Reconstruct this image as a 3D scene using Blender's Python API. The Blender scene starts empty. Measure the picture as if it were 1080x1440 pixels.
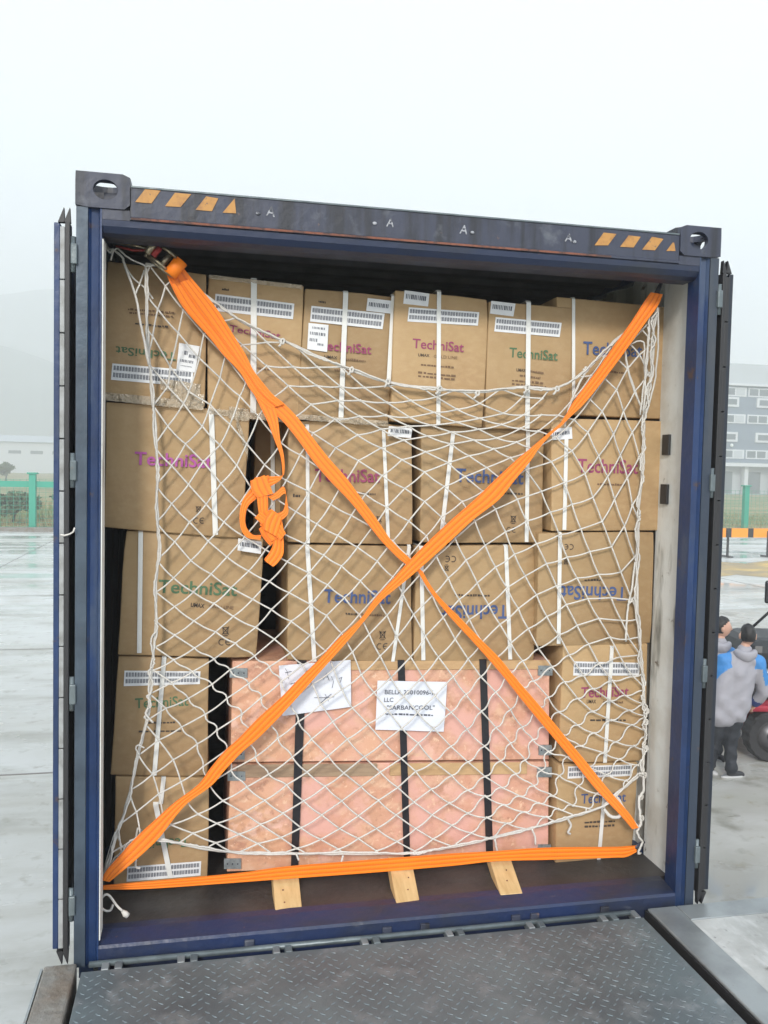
import bpy, bmesh, math, random
import numpy as np
from mathutils import Vector, Matrix
random.seed(7)
S = bpy.context.scene
COL = S.collection

# ------------------------------------------------------------------ camera
CP = np.array([-0.7942, -3.1023, 1.7624]); YAW, PITCH, ROLL, FPX = 0.21153, -0.050154, 0.021501, 1200.0
def _axes():
    cy, sy, cp, sp = math.cos(YAW), math.sin(YAW), math.cos(PITCH), math.sin(PITCH)
    f = np.array([sy*cp, cy*cp, sp]); r = np.array([cy, -sy, 0.0]); u = np.cross(r, f)
    cr, sr = math.cos(ROLL), math.sin(ROLL)
    return r*cr+u*sr, -r*sr+u*cr, f
AR, AU, AF = _axes()
cam = bpy.data.objects.new('camera', bpy.data.cameras.new('camera')); COL.objects.link(cam)
cam.matrix_world = Matrix(((AR[0], AU[0], -AF[0], CP[0]), (AR[1], AU[1], -AF[1], CP[1]), (AR[2], AU[2], -AF[2], CP[2]), (0, 0, 0, 1)))
cam.data.sensor_fit = 'VERTICAL'; cam.data.sensor_height = 36.0; cam.data.lens = 36.0*FPX/1440.0
cam.data.clip_start = 0.05; cam.data.clip_end = 6000
S.camera = cam
def at(px, py, Y):      # point of the plane y = Y seen at photo position (px, py)
    d = AF + AR*(px-540)/FPX - AU*(py-720)/FPX
    return Vector(CP + d*(Y-CP[1])/d[1])
def atz(px, py, Z):
    d = AF + AR*(px-540)/FPX - AU*(py-720)/FPX
    return Vector(CP + d*(Z-CP[2])/d[2])

# ------------------------------------------------------------------ world, sun, exposure
SUN_EL, SUN_AZ = math.radians(27), math.radians(-20)     # azimuth: from behind the camera, to its right
W = bpy.data.worlds.new('World'); S.world = W; W.use_nodes = True
nt = W.node_tree; nt.nodes.clear()
wo = nt.nodes.new('ShaderNodeOutputWorld'); bg = nt.nodes.new('ShaderNodeBackground')
sk = nt.nodes.new('ShaderNodeTexSky'); sk.sky_type = 'NISHITA'; sk.sun_disc = False
sk.sun_elevation = SUN_EL; sk.sun_rotation = math.pi-SUN_AZ; sk.dust_density = 4.0
mx = nt.nodes.new('ShaderNodeMix'); mx.data_type = 'RGBA'; mx.inputs[0].default_value = 0.88
tc = nt.nodes.new('ShaderNodeTexCoord'); sx = nt.nodes.new('ShaderNodeSeparateXYZ'); rp = nt.nodes.new('ShaderNodeValToRGB')
nz = nt.nodes.new('ShaderNodeTexNoise'); nz.inputs['Scale'].default_value = 1.6; nz.inputs['Detail'].default_value = 4
ad = nt.nodes.new('ShaderNodeMath'); ad.operation = 'MULTIPLY_ADD'; ad.inputs[1].default_value = 0.22
rp.color_ramp.elements[0].position = 0.0; rp.color_ramp.elements[0].color = (8.3, 9.2, 10.0, 1)
rp.color_ramp.elements[1].position = 0.75; rp.color_ramp.elements[1].color = (7.0, 7.9, 8.9, 1)
e = rp.color_ramp.elements.new(0.22); e.color = (8.5, 9.2, 9.9, 1)
nt.links.new(tc.outputs['Generated'], sx.inputs[0]); nt.links.new(tc.outputs['Generated'], nz.inputs['Vector'])
nt.links.new(nz.outputs['Fac'], ad.inputs[0]); nt.links.new(sx.outputs['Z'], ad.inputs[2]); nt.links.new(ad.outputs[0], rp.inputs[0])
nt.links.new(sk.outputs[0], mx.inputs[6]); nt.links.new(rp.outputs[0], mx.inputs[7])
nt.links.new(mx.outputs[2], bg.inputs[0]); bg.inputs[1].default_value = 0.1
nt.links.new(bg.outputs[0], wo.inputs[0])
sd = bpy.data.lights.new('sun', 'SUN'); sd.energy = 1.5; sd.angle = math.radians(10); sd.color = (1.0, 0.96, 0.9)
so = bpy.data.objects.new('sun', sd); COL.objects.link(so)
dv = Vector((math.sin(SUN_AZ)*math.cos(SUN_EL), -math.cos(SUN_AZ)*math.cos(SUN_EL), math.sin(SUN_EL)))
so.rotation_euler = dv.to_track_quat('Z', 'Y').to_euler(); so.location = (2, -8, 8)
S.view_settings.view_transform = 'Standard'; S.view_settings.look = 'None'; S.view_settings.exposure = 0.72; S.view_settings.gamma = 1.0

# ------------------------------------------------------------------ materials
MATS = {}
def mat(name, col, rough=0.6, metal=0.0, noise=None, bump=None, spec=0.5, alpha=None, objvar=0.0, streak=None, coord='Object', extra=None):
    """noise=(scale, colour2, lo, hi[, detail]); bump=(scale, strength[, distance]); streak=(vec scale, colour, lo, hi)"""
    m = bpy.data.materials.new(name); m.use_nodes = True; t = m.node_tree; b = t.nodes['Principled BSDF']
    b.inputs['Base Color'].default_value = (*col, 1); b.inputs['Roughness'].default_value = rough
    b.inputs['Metallic'].default_value = metal; b.inputs['Specular IOR Level'].default_value = spec
    tcn = t.nodes.new('ShaderNodeTexCoord'); src = None
    def mixin(fac, c2):
        nonlocal src
        x = t.nodes.new('ShaderNodeMix'); x.data_type = 'RGBA'
        t.links.new(fac, x.inputs[0])
        if src is None: x.inputs[6].default_value = (*col, 1)
        else: t.links.new(src, x.inputs[6])
        x.inputs[7].default_value = (*c2, 1); src = x.outputs[2]
    def nfac(scale, lo, hi, det=5, vec=None, rg=0.6):
        n = t.nodes.new('ShaderNodeTexNoise'); n.inputs['Scale'].default_value = scale; n.inputs['Detail'].default_value = det
        n.inputs['Roughness'].default_value = rg
        if vec:
            mp = t.nodes.new('ShaderNodeMapping'); mp.inputs['Scale'].default_value = vec
            t.links.new(tcn.outputs[coord], mp.inputs[0]); t.links.new(mp.outputs[0], n.inputs['Vector'])
        else: t.links.new(tcn.outputs[coord], n.inputs['Vector'])
        r = t.nodes.new('ShaderNodeMapRange'); r.inputs[1].default_value = lo; r.inputs[2].default_value = hi
        t.links.new(n.outputs['Fac'], r.inputs[0]); return r.outputs[0]
    for q in (noise if isinstance(noise, list) else [noise] if noise else []):
        mixin(nfac(q[0], q[2], q[3], q[4] if len(q) > 4 else 5, q[5] if len(q) > 5 else None), q[1])
    if objvar:
        oi = t.nodes.new('ShaderNodeObjectInfo'); hs = t.nodes.new('ShaderNodeHueSaturation')
        r = t.nodes.new('ShaderNodeMapRange'); r.inputs[3].default_value = 1-objvar; r.inputs[4].default_value = 1+objvar
        t.links.new(oi.outputs['Random'], r.inputs[0]); t.links.new(r.outputs[0], hs.inputs['Value'])
        if src is None: hs.inputs['Color'].default_value = (*col, 1)
        else: t.links.new(src, hs.inputs['Color'])
        src = hs.outputs[0]
    if src is not None: t.links.new(src, b.inputs['Base Color'])
    if bump:
        n = t.nodes.new('ShaderNodeTexNoise'); n.inputs['Scale'].default_value = bump[0]; n.inputs['Detail'].default_value = 4
        t.links.new(tcn.outputs[coord], n.inputs['Vector'])
        if len(bump) > 3:
            mp = t.nodes.new('ShaderNodeMapping'); mp.inputs['Scale'].default_value = bump[3]
            t.links.new(tcn.outputs[coord], mp.inputs[0]); t.links.new(mp.outputs[0], n.inputs['Vector'])
        bp = t.nodes.new('ShaderNodeBump'); bp.inputs['Strength'].default_value = bump[1]; bp.inputs['Distance'].default_value = bump[2] if len(bump) > 2 else 0.01
        t.links.new(n.outputs['Fac'], bp.inputs['Height']); t.links.new(bp.outputs[0], b.inputs['Normal'])
    if alpha is not None: b.inputs['Alpha'].default_value = alpha
    if extra: extra(t, b, tcn)
    MATS[name] = m; return m

mat('cardboard', (0.46, 0.315, 0.162), 0.55, noise=[(2.2, (0.355, 0.225, 0.113), 0.3, 0.75), (40, (0.47, 0.33, 0.18), 0.45, 0.9, 4, (0.6, 1, 1)), (9, (0.31, 0.20, 0.105), 0.66, 0.82), (26, (0.55, 0.40, 0.25), 0.72, 0.8)], bump=(5, 0.5, 0.025), objvar=0.16, spec=0.3)
mat('cardboard_edge', (0.36, 0.22, 0.105), 0.8, bump=(20, 0.3, 0.01))
mat('ink_green', (0.08, 0.16, 0.08), 0.7); mat('ink_magenta', (0.30, 0.055, 0.13), 0.7)
mat('ink_purple', (0.42, 0.09, 0.33), 0.7)
mat('ink_blue', (0.06, 0.10, 0.24), 0.7); mat('ink_black', (0.06, 0.045, 0.035), 0.7); mat('ink_brown', (0.17, 0.10, 0.055), 0.7)
mat('label_white', (0.78, 0.79, 0.80), 0.35, noise=(30, (0.7, 0.71, 0.73), 0.4, 0.7)); mat('label_ink', (0.09, 0.10, 0.13), 0.5)
mat('paper', (0.74, 0.77, 0.84), 0.6, bump=(12, 0.5, 0.01))
mat('band_white', (0.74, 0.74, 0.71), 0.35, bump=(120, 0.3, 0.003)); mat('band_black', (0.018, 0.018, 0.022), 0.35)
mat('tape', (0.66, 0.55, 0.40), 0.08, bump=(30, 1.0, 0.03), alpha=0.45, spec=1.0)
mat('blue_paint', (0.010, 0.036, 0.120), 0.4, noise=[(3, (0.007, 0.020, 0.062), 0.4, 0.7), (12, (0.075, 0.045, 0.035), 0.63, 0.72), (5, (0.035, 0.06, 0.12), 0.55, 0.62, 8, (1, 1, 0.25)), (40, (0.14, 0.16, 0.2), 0.72, 0.8, 3, (1, 1, 0.12))], bump=(30, 0.25, 0.01))
mat('sill_paint', (0.012, 0.026, 0.085), 0.4, noise=[(5, (0.018, 0.024, 0.045), 0.42, 0.6, 6, (0.4, 1, 1)), (12, (0.10, 0.11, 0.13), 0.62, 0.74, 6, (0.3, 1, 1)), (30, (0.12, 0.07, 0.05), 0.68, 0.76)], bump=(25, 0.4, 0.01))
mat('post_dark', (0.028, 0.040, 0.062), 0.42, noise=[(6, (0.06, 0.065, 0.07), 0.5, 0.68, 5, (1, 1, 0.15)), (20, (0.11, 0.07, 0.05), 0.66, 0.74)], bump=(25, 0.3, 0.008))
mat('header_shade_navy', (0.012, 0.022, 0.058), 0.45, noise=[(6, (0.02, 0.024, 0.035), 0.45, 0.65, 6, (0.3, 1, 1)), (16, (0.09, 0.05, 0.04), 0.66, 0.74)], bump=(25, 0.3, 0.008))  # lower header: shade of the underside put into a darker navy
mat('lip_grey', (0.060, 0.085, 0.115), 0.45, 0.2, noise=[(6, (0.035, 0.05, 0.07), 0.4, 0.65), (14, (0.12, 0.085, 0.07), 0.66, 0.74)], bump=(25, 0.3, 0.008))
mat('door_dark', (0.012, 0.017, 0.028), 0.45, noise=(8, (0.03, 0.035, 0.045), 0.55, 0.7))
mat('roof_grey', (0.17, 0.17, 0.19), 0.5, noise=[(6, (0.10, 0.10, 0.115), 0.4, 0.7)])
mat('dark_paint', (0.036, 0.042, 0.068), 0.5, noise=[(7, (0.018, 0.020, 0.028), 0.48, 0.6, 6, (1.5, 1, 0.12)), (22, (0.15, 0.09, 0.07), 0.66, 0.76), (9, (0.12, 0.13, 0.15), 0.6, 0.8)], bump=(25, 0.3, 0.01))
mat('grey_steel', (0.15, 0.18, 0.19), 0.38, 0.3, noise=[(8, (0.08, 0.10, 0.11), 0.4, 0.7), (30, (0.18, 0.11, 0.08), 0.66, 0.75)], bump=(30, 0.3, 0.008))
mat('rust', (0.21, 0.08, 0.05), 0.85, noise=(18, (0.08, 0.045, 0.04), 0.45, 0.6), bump=(40, 0.5, 0.01))
mat('hazard_yellow', (0.46, 0.23, 0.06), 0.6, noise=[(25, (0.30, 0.14, 0.05), 0.45, 0.7), (40, (0.08, 0.07, 0.07), 0.62, 0.68)])
mat('worn_white', (0.36, 0.37, 0.40), 0.6, noise=(60, (0.08, 0.085, 0.1), 0.48, 0.56))
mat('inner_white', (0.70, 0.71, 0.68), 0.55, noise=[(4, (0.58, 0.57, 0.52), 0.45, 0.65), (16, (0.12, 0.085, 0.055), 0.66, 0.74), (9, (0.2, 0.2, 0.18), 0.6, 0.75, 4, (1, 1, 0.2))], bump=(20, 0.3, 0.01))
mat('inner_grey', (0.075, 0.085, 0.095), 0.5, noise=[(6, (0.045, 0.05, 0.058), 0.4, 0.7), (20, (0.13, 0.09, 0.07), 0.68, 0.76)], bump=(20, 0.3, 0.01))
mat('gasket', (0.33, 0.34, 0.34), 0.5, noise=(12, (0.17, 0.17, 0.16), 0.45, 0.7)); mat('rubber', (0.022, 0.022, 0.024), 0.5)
mat('floor_ply', (0.05, 0.046, 0.044), 0.5, noise=[(5, (0.028, 0.026, 0.026), 0.4, 0.6), (30, (0.12, 0.085, 0.06), 0.68, 0.78)], bump=(25, 0.4, 0.01))
mat('osb', (0.68, 0.385, 0.235), 0.6, noise=[(1.6, (0.74, 0.42, 0.33), 0.45, 0.62, 3), (3.5, (0.56, 0.31, 0.20), 0.5, 0.72, 6, (0.4, 1, 2.6)), (11, (0.52, 0.27, 0.18), 0.53, 0.60, 9), (8, (0.80, 0.53, 0.41), 0.56, 0.62, 9), (5, (0.64, 0.33, 0.22), 0.35, 0.65), (16, (0.72, 0.46, 0.31), 0.5, 0.7, 6, (1, 1, 1.7)), (26, (0.44, 0.22, 0.15), 0.58, 0.74, 4), (45, (0.78, 0.52, 0.36), 0.6, 0.68, 3), (4, (0.72, 0.40, 0.33), 0.5, 0.62)], bump=(30, 0.35, 0.006))
mat('plank', (0.56, 0.37, 0.19), 0.65, noise=[(7, (0.45, 0.28, 0.14), 0.4, 0.7, 6, (1, 3, 6)), (30, (0.28, 0.15, 0.07), 0.7, 0.78)], bump=(30, 0.4, 0.006))
mat('plank_old', (0.36, 0.255, 0.165), 0.7, noise=[(7, (0.25, 0.17, 0.11), 0.4, 0.65, 6, (1, 3, 7))], bump=(30, 0.4, 0.006))
mat('fresh_pine', (0.66, 0.46, 0.22), 0.6, noise=[(8, (0.54, 0.35, 0.15), 0.4, 0.7, 6, (6, 1, 1)), (35, (0.25, 0.13, 0.06), 0.73, 0.78)], bump=(30, 0.3, 0.005))
mat('galvanised', (0.36, 0.40, 0.41), 0.4, 0.5, noise=(40, (0.25, 0.28, 0.29), 0.4, 0.6))
mat('zinc', (0.42, 0.37, 0.26), 0.35, 0.8, noise=(30, (0.24, 0.20, 0.14), 0.4, 0.65)); mat('red_grip', (0.34, 0.03, 0.03), 0.5)
mat('rope', (0.66, 0.63, 0.58), 0.75, noise=[(40, (0.56, 0.54, 0.50), 0.45, 0.7), (4, (0.50, 0.48, 0.45), 0.5, 0.72)], bump=(260, 0.5, 0.004))
def stripes(t, b, tcn):
    s = t.nodes.new('ShaderNodeSeparateXYZ'); t.links.new(tcn.outputs['UV'], s.inputs[0])
    c = t.nodes.new('ShaderNodeMath'); c.operation = 'MULTIPLY'; c.inputs[1].default_value = 18.85; t.links.new(s.outputs[0], c.inputs[0])
    k = t.nodes.new('ShaderNodeMath'); k.operation = 'SINE'; t.links.new(c.outputs[0], k.inputs[0])
    r = t.nodes.new('ShaderNodeMapRange'); r.inputs[1].default_value = 0.2; r.inputs[2].default_value = 1; t.links.new(k.outputs[0], r.inputs[0])
    x = t.nodes.new('ShaderNodeMix'); x.data_type = 'RGBA'; t.links.new(r.outputs[0], x.inputs[0])
    x.inputs[6].default_value = (0.95, 0.225, 0.006, 1); x.inputs[7].default_value = (0.74, 0.145, 0.006, 1); t.links.new(x.outputs[2], b.inputs['Base Color'])
    m2 = t.nodes.new('ShaderNodeMath'); m2.operation = 'MULTIPLY'; m2.inputs[1].default_value = 900; t.links.new(s.outputs[1], m2.inputs[0])
    k2 = t.nodes.new('ShaderNodeMath'); k2.operation = 'SINE'; t.links.new(m2.outputs[0], k2.inputs[0])
    a = t.nodes.new('ShaderNodeMath'); a.operation = 'MULTIPLY_ADD'; a.inputs[1].default_value = 0.25; t.links.new(k2.outputs[0], a.inputs[0]); t.links.new(k.outputs[0], a.inputs[2])
    bp = t.nodes.new('ShaderNodeBump'); bp.inputs['Strength'].default_value = 0.25; bp.inputs['Distance'].default_value = 0.002
    t.links.new(a.outputs[0], bp.inputs['Height']); t.links.new(bp.outputs[0], b.inputs['Normal'])
mat('webbing', (0.95, 0.27, 0.02), 0.55, extra=stripes)
mat('deck_steel', (0.135, 0.163, 0.172), 0.36, 0.15, noise=[(2.2, (0.085, 0.10, 0.11), 0.4, 0.65), (9, (0.2, 0.21, 0.215), 0.55, 0.75), (26, (0.085, 0.085, 0.085), 0.66, 0.76), (7, (0.26, 0.28, 0.29), 0.6, 0.75, 6), (60, (0.42, 0.44, 0.45), 0.80, 0.83)], bump=(18, 0.35, 0.008))
mat('tread_steel', (0.15, 0.19, 0.205), 0.42, 0.2, noise=(9, (0.13, 0.14, 0.15), 0.4, 0.7))
mat('edge_steel', (0.30, 0.325, 0.33), 0.3, 0.35, noise=[(4, (0.20, 0.215, 0.22), 0.4, 0.65), (30, (0.2, 0.13, 0.10), 0.66, 0.75)], bump=(20, 0.3, 0.006))
mat('dock_concrete', (0.46, 0.47, 0.455), 0.4, noise=[(2, (0.32, 0.325, 0.31), 0.42, 0.62), (12, (0.56, 0.57, 0.56), 0.5, 0.7, 6, (1, 0.3, 1)), (6, (0.18, 0.17, 0.15), 0.60, 0.66, 8), (30, (0.12, 0.115, 0.11), 0.64, 0.78)], bump=(14, 0.5, 0.015))
mat('curb_concrete', (0.20, 0.19, 0.17), 0.6, noise=[(7, (0.17, 0.14, 0.11), 0.45, 0.62), (20, (0.32, 0.32, 0.31), 0.6, 0.72)], bump=(20, 0.7, 0.02))
def wet(t, b, tcn):
    n = t.nodes.new('ShaderNodeTexNoise'); n.inputs['Scale'].default_value = 0.45; n.inputs['Detail'].default_value = 6
    mp = t.nodes.new('ShaderNodeMapping'); mp.inputs['Scale'].default_value = (0.55, 1.5, 1); t.links.new(tcn.outputs['Object'], mp.inputs[0]); t.links.new(mp.outputs[0], n.inputs['Vector'])
    r = t.nodes.new('ShaderNodeMapRange'); r.inputs[1].default_value = 0.42; r.inputs[2].default_value = 0.62; r.inputs[3].default_value = 0.06; r.inputs[4].default_value = 0.5
    t.links.new(n.outputs['Fac'], r.inputs[0]); t.links.new(r.outputs[0], b.inputs['Roughness'])
mat('wet_concrete', (0.50, 0.51, 0.48), 0.3, noise=[(0.35, (0.58, 0.60, 0.59), 0.4, 0.62, 6), (1.3, (0.44, 0.44, 0.40), 0.5, 0.7, 6, (0.5, 1.6, 1)), (0.8, (0.33, 0.33, 0.29), 0.52, 0.72, 7, (0.6, 1.6, 1)), (5, (0.28, 0.27, 0.22), 0.56, 0.8, 6)], extra=wet)
mat('wet_paving', (0.37, 0.36, 0.32), 0.3, noise=[(0.9, (0.46, 0.45, 0.42), 0.42, 0.6, 6, (0.6, 1.4, 1)), (1.6, (0.22, 0.21, 0.17), 0.52, 0.66, 7), (6, (0.30, 0.27, 0.20), 0.58, 0.75, 6)], extra=wet)
mat('joint_dark', (0.2, 0.19, 0.18), 0.6); mat('mud', (0.42, 0.31, 0.14), 0.6, noise=[(1.2, (0.30, 0.24, 0.15), 0.4, 0.6), (0.5, (0.6, 0.42, 0.13), 0.55, 0.66)])
mat('grass', (0.19, 0.22, 0.08), 0.9, noise=[(0.12, (0.34, 0.28, 0.14), 0.42, 0.6, 6), (0.5, (0.10, 0.15, 0.06), 0.5, 0.7, 6)], bump=(3, 1, 0.3))
mat('leaf', (0.08, 0.12, 0.055), 0.8); mat('bark', (0.08, 0.06, 0.045), 0.9)
mat('fence_green', (0.02, 0.30, 0.20), 0.45); mat('barrier_orange', (0.85, 0.30, 0.02), 0.5); mat('barrier_black', (0.02, 0.02, 0.022), 0.5)
mat('wall_grey', (0.15, 0.20, 0.26), 0.7, noise=(0.08, (0.13, 0.18, 0.24), 0.4, 0.7)); mat('wall_pale', (0.45, 0.49, 0.52), 0.7); mat('trim_white', (0.60, 0.63, 0.66), 0.6)
mat('glass_dark', (0.10, 0.13, 0.15), 0.15); mat('hill_green', (0.09, 0.13, 0.11), 0.95, noise=(0.02, (0.06, 0.09, 0.08), 0.4, 0.6))
mat('skin', (0.56, 0.33, 0.24), 0.5); mat('hair_black', (0.012, 0.011, 0.011), 0.5, bump=(60, 0.8, 0.01))
mat('jacket_grey', (0.33, 0.325, 0.36), 0.65, bump=(9, 0.5, 0.02)); mat('jacket_blue', (0.05, 0.23, 0.55), 0.6, bump=(14, 0.6, 0.03)); mat('navy', (0.02, 0.04, 0.15), 0.7)
mat('trouser', (0.022, 0.026, 0.034), 0.75, bump=(12, 0.8, 0.03)); mat('shoe_dark', (0.03, 0.03, 0.035), 0.5); mat('shoe_sole', (0.5, 0.5, 0.5), 0.6)
mat('red_paint', (0.33, 0.02, 0.04), 0.3, noise=(6, (0.35, 0.02, 0.035), 0.5, 0.7)); mat('tyre', (0.028, 0.028, 0.03), 0.7, bump=(30, 0.6, 0.01)); mat('rim', (0.13, 0.13, 0.14), 0.4, 0.4)
mat('black_plastic', (0.018, 0.02, 0.023), 0.45); mat('lamp_glass', (0.8, 0.85, 0.85), 0.1); mat('void', (0.004, 0.004, 0.005), 0.9)

# ------------------------------------------------------------------ builders
def tag(o, label=None, cat=None, group=None, kind=None):
    if label: o['label'] = label
    if cat: o['category'] = cat
    if group: o['group'] = group
    if kind: o['kind'] = kind
    return o
def thing(name, loc, label, cat, group=None):
    o = bpy.data.objects.new(name, None); o.location = loc; o.empty_display_size = 0.1; COL.objects.link(o)
    return tag(o, label, cat, group)
def V(*a): return Vector(a)
FONT_CACHE = {}
def text_tris(s, bold=0.0):
    k = (s, bold)
    if k not in FONT_CACHE:
        c = bpy.data.curves.new('t', 'FONT'); c.body = s; c.size = 1; c.offset = bold; c.resolution_u = 3; c.align_x = 'LEFT'
        o = bpy.data.objects.new('t', c); COL.objects.link(o)
        dg = bpy.context.evaluated_depsgraph_get(); me = bpy.data.meshes.new_from_object(o.evaluated_get(dg))
        vs = [tuple(v.co) for v in me.vertices]; fs = [tuple(p.vertices) for p in me.polygons]
        bpy.data.objects.remove(o); bpy.data.curves.remove(c); bpy.data.meshes.remove(me)
        xs = [v[0] for v in vs] or [0, 1]; FONT_CACHE[k] = (vs, fs, min(xs), max(xs))
    return FONT_CACHE[k]
class MB:
    def __init__(s): s.v = []; s.f = []; s.m = []; s.sm = []; s.uv = {}; s.mats = []
    def mi(s, m):
        if m not in s.mats: s.mats.append(m)
        return s.mats.index(m)
    def add(s, vs, fs, m, smooth=False):
        o = len(s.v); s.v += [tuple(v) for v in vs]; k = s.mi(m)
        for f in fs: s.f.append(tuple(i+o for i in f)); s.m.append(k); s.sm.append(smooth)
        return s
    def quad(s, a, b, c, d, m): return s.add([a, b, c, d], [(0, 1, 2, 3)], m)
    def hexa(s, P, m):     # P: 4 front (TL TR BR BL) then 4 back in the same order
        return s.add(P, [(3, 2, 1, 0), (4, 5, 6, 7), (0, 1, 5, 4), (1, 2, 6, 5), (2, 3, 7, 6), (3, 0, 4, 7)], m)
    def box(s, a, b, m, bevel=0.0):
        x0, y0, z0 = a; x1, y1, z1 = b
        P = [(x0, y0, z1), (x1, y0, z1), (x1, y0, z0), (x0, y0, z0), (x0, y1, z1), (x1, y1, z1), (x1, y1, z0), (x0, y1, z0)]
        if bevel: return s.bevelled(P, m, bevel)
        return s.hexa(P, m)
    def bevelled(s, P, m, w, seg=2, cuts=0, warp=None):
        bm = bmesh.new(); vs = [bm.verts.new(p) for p in P]
        for f in [(3, 2, 1, 0), (4, 5, 6, 7), (0, 1, 5, 4), (1, 2, 6, 5), (2, 3, 7, 6), (3, 0, 4, 7)]: bm.faces.new([vs[i] for i in f])
        bmesh.ops.recalc_face_normals(bm, faces=bm.faces)
        if cuts: bmesh.ops.subdivide_edges(bm, edges=bm.edges[:], cuts=cuts, use_grid_fill=True)
        if warp:
            for v in bm.verts: v.co = warp(v.co)
        if w:
            ed = [e for e in bm.edges if len(e.link_faces) == 2 and e.calc_face_angle(0) > 0.6]
            bmesh.ops.bevel(bm, geom=ed, offset=w, segments=seg, affect='EDGES', profile=0.5)
        bm.verts.index_update(); s.add([v.co[:] for v in bm.verts], [[v.index for v in f.verts] for f in bm.faces], m, bool(cuts)); bm.free(); return s
    def tube(s, pts, r, m, n=6, closed_ends=True, smooth=True):
        pts = [Vector(p) for p in pts]; rs = r if isinstance(r, (list, tuple)) else [r]*len(pts); o = []; up = None
        for i, p in enumerate(pts):
            t = (pts[min(i+1, len(pts)-1)]-pts[max(i-1, 0)])
            t = t.normalized() if t.length > 1e-9 else Vector((0, 0, 1))
            if up is None: up = t.orthogonal().normalized()
            up = (up-t*up.dot(t)); up = up.normalized() if up.length > 1e-6 else t.orthogonal().normalized()
            w = t.cross(up)
            for k in range(n):
                a = 2*math.pi*k/n; o.append(p+(up*math.cos(a)+w*math.sin(a))*rs[i])
        f = []
        for i in range(len(pts)-1):
            for k in range(n): f.append((i*n+k, i*n+(k+1) % n, (i+1)*n+(k+1) % n, (i+1)*n+k))
        if closed_ends: f.append(tuple(range(n-1, -1, -1))); f.append(tuple((len(pts)-1)*n+k for k in range(n)))
        return s.add(o, f, m, smooth)
    def ball(s, c, r, m, n=6, k=4, sc=(1, 1, 1)):
        vs = [(c[0], c[1], c[2]+r*sc[2])]; f = []
        for i in range(1, k):
            a = math.pi*i/k
            for j in range(n):
                b = 2*math.pi*j/n; vs.append((c[0]+r*sc[0]*math.sin(a)*math.cos(b), c[1]+r*sc[1]*math.sin(a)*math.sin(b), c[2]+r*sc[2]*math.cos(a)))
        vs.append((c[0], c[1], c[2]-r*sc[2]))
        for j in range(n): f.append((0, 1+j, 1+(j+1) % n)); f.append((len(vs)-1, 1+(k-2)*n+(j+1) % n, 1+(k-2)*n+j))
        for i in range(k-2):
            for j in range(n): f.append((1+i*n+j, 1+(i+1)*n+j, 1+(i+1)*n+(j+1) % n, 1+i*n+(j+1) % n))
        return s.add(vs, f, m, True)
    def text(s, st, o, xd, yd, width, height, m, bold=0.0):
        vs, fs, x0, x1 = text_tris(st, bold); sx_ = width/(x1-x0); sy_ = height/0.72
        o = Vector(o); xd = Vector(xd); yd = Vector(yd)
        return s.add([o+xd*((v[0]-x0)*sx_)+yd*(v[1]*sy_) for v in vs], fs, m)
    def ribbon(s, L, R, th, m, nrm=None):   # L, R world edge points of a strap
        n = len(L); vs = []; f = []; uv = []; d = 0
        for i in range(n):
            if i: d += ((L[i]+R[i])/2-(L[i-1]+R[i-1])/2).length
            t = ((L[min(i+1, n-1)]+R[min(i+1, n-1)])-(L[max(i-1, 0)]+R[max(i-1, 0)]))
            nn = t.cross(R[i]-L[i]); nn = nn.normalized() if nn.length > 1e-9 else Vector((0, -1, 0))
            vs += [L[i]+nn*th/2, R[i]+nn*th/2, R[i]-nn*th/2, L[i]-nn*th/2]; uv += [(0, d), (1, d), (1, d), (0, d)]
        for i in range(n-1):
            for k in range(4): f.append((i*4+k, i*4+(k+1) % 4, (i+1)*4+(k+1) % 4, (i+1)*4+k))
        f += [(3, 2, 1, 0), tuple((n-1)*4+k for k in range(4))]
        o = len(s.v); s.add(vs, f, m, False)
        for i, u in enumerate(uv): s.uv[o+i] = u
        return s
    def build(s, name, parent=None):
        off = Vector((0, 0, 0)); p = parent
        while p is not None: off += p.location; p = p.parent
        me = bpy.data.meshes.new(name); me.from_pydata([(v[0]-off.x, v[1]-off.y, v[2]-off.z) for v in s.v], [], s.f)
        for m in s.mats: me.materials.append(MATS[m])
        me.polygons.foreach_set('material_index', s.m); me.polygons.foreach_set('use_smooth', s.sm)
        if s.uv:
            ul = me.uv_layers.new(name='UVMap')
            for lp in me.loops: ul.data[lp.index].uv = s.uv.get(lp.vertex_index, (0, 0))
        me.update(); o = bpy.data.objects.new(name, me); COL.objects.link(o); o.parent = parent; return o
def extrude(mb, prof, axis, a, b, m, cap=True, smooth=False):
    """prof: list of 2-D points; axis 'x': (y,z), 'z': (x,y), 'y': (x,z)"""
    def P(q, t): return {'x': (t, q[0], q[1]), 'z': (q[0], q[1], t), 'y': (q[0], t, q[1])}[axis]
    n = len(prof); vs = [P(q, a) for q in prof]+[P(q, b) for q in prof]
    f = [(i, (i+1) % n, n+(i+1) % n, n+i) for i in range(n)]
    if cap: f += [tuple(range(n-1, -1, -1)), tuple(range(n, 2*n))]
    mb.add(vs, f, m, smooth)
def cat_rom(P, k=6):
    P = [np.array(p, float) for p in P]; P = [2*P[0]-P[1]]+P+[2*P[-1]-P[-2]]; out = []
    for i in range(1, len(P)-2):
        for j in range(k):
            t = j/k; a, b, c, d = P[i-1:i+3]
            out.append(0.5*((2*b)+(-a+c)*t+(2*a-5*b+4*c-d)*t*t+(-a+3*b-3*c+d)*t**3))
    out.append(P[-2]); return out

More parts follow.
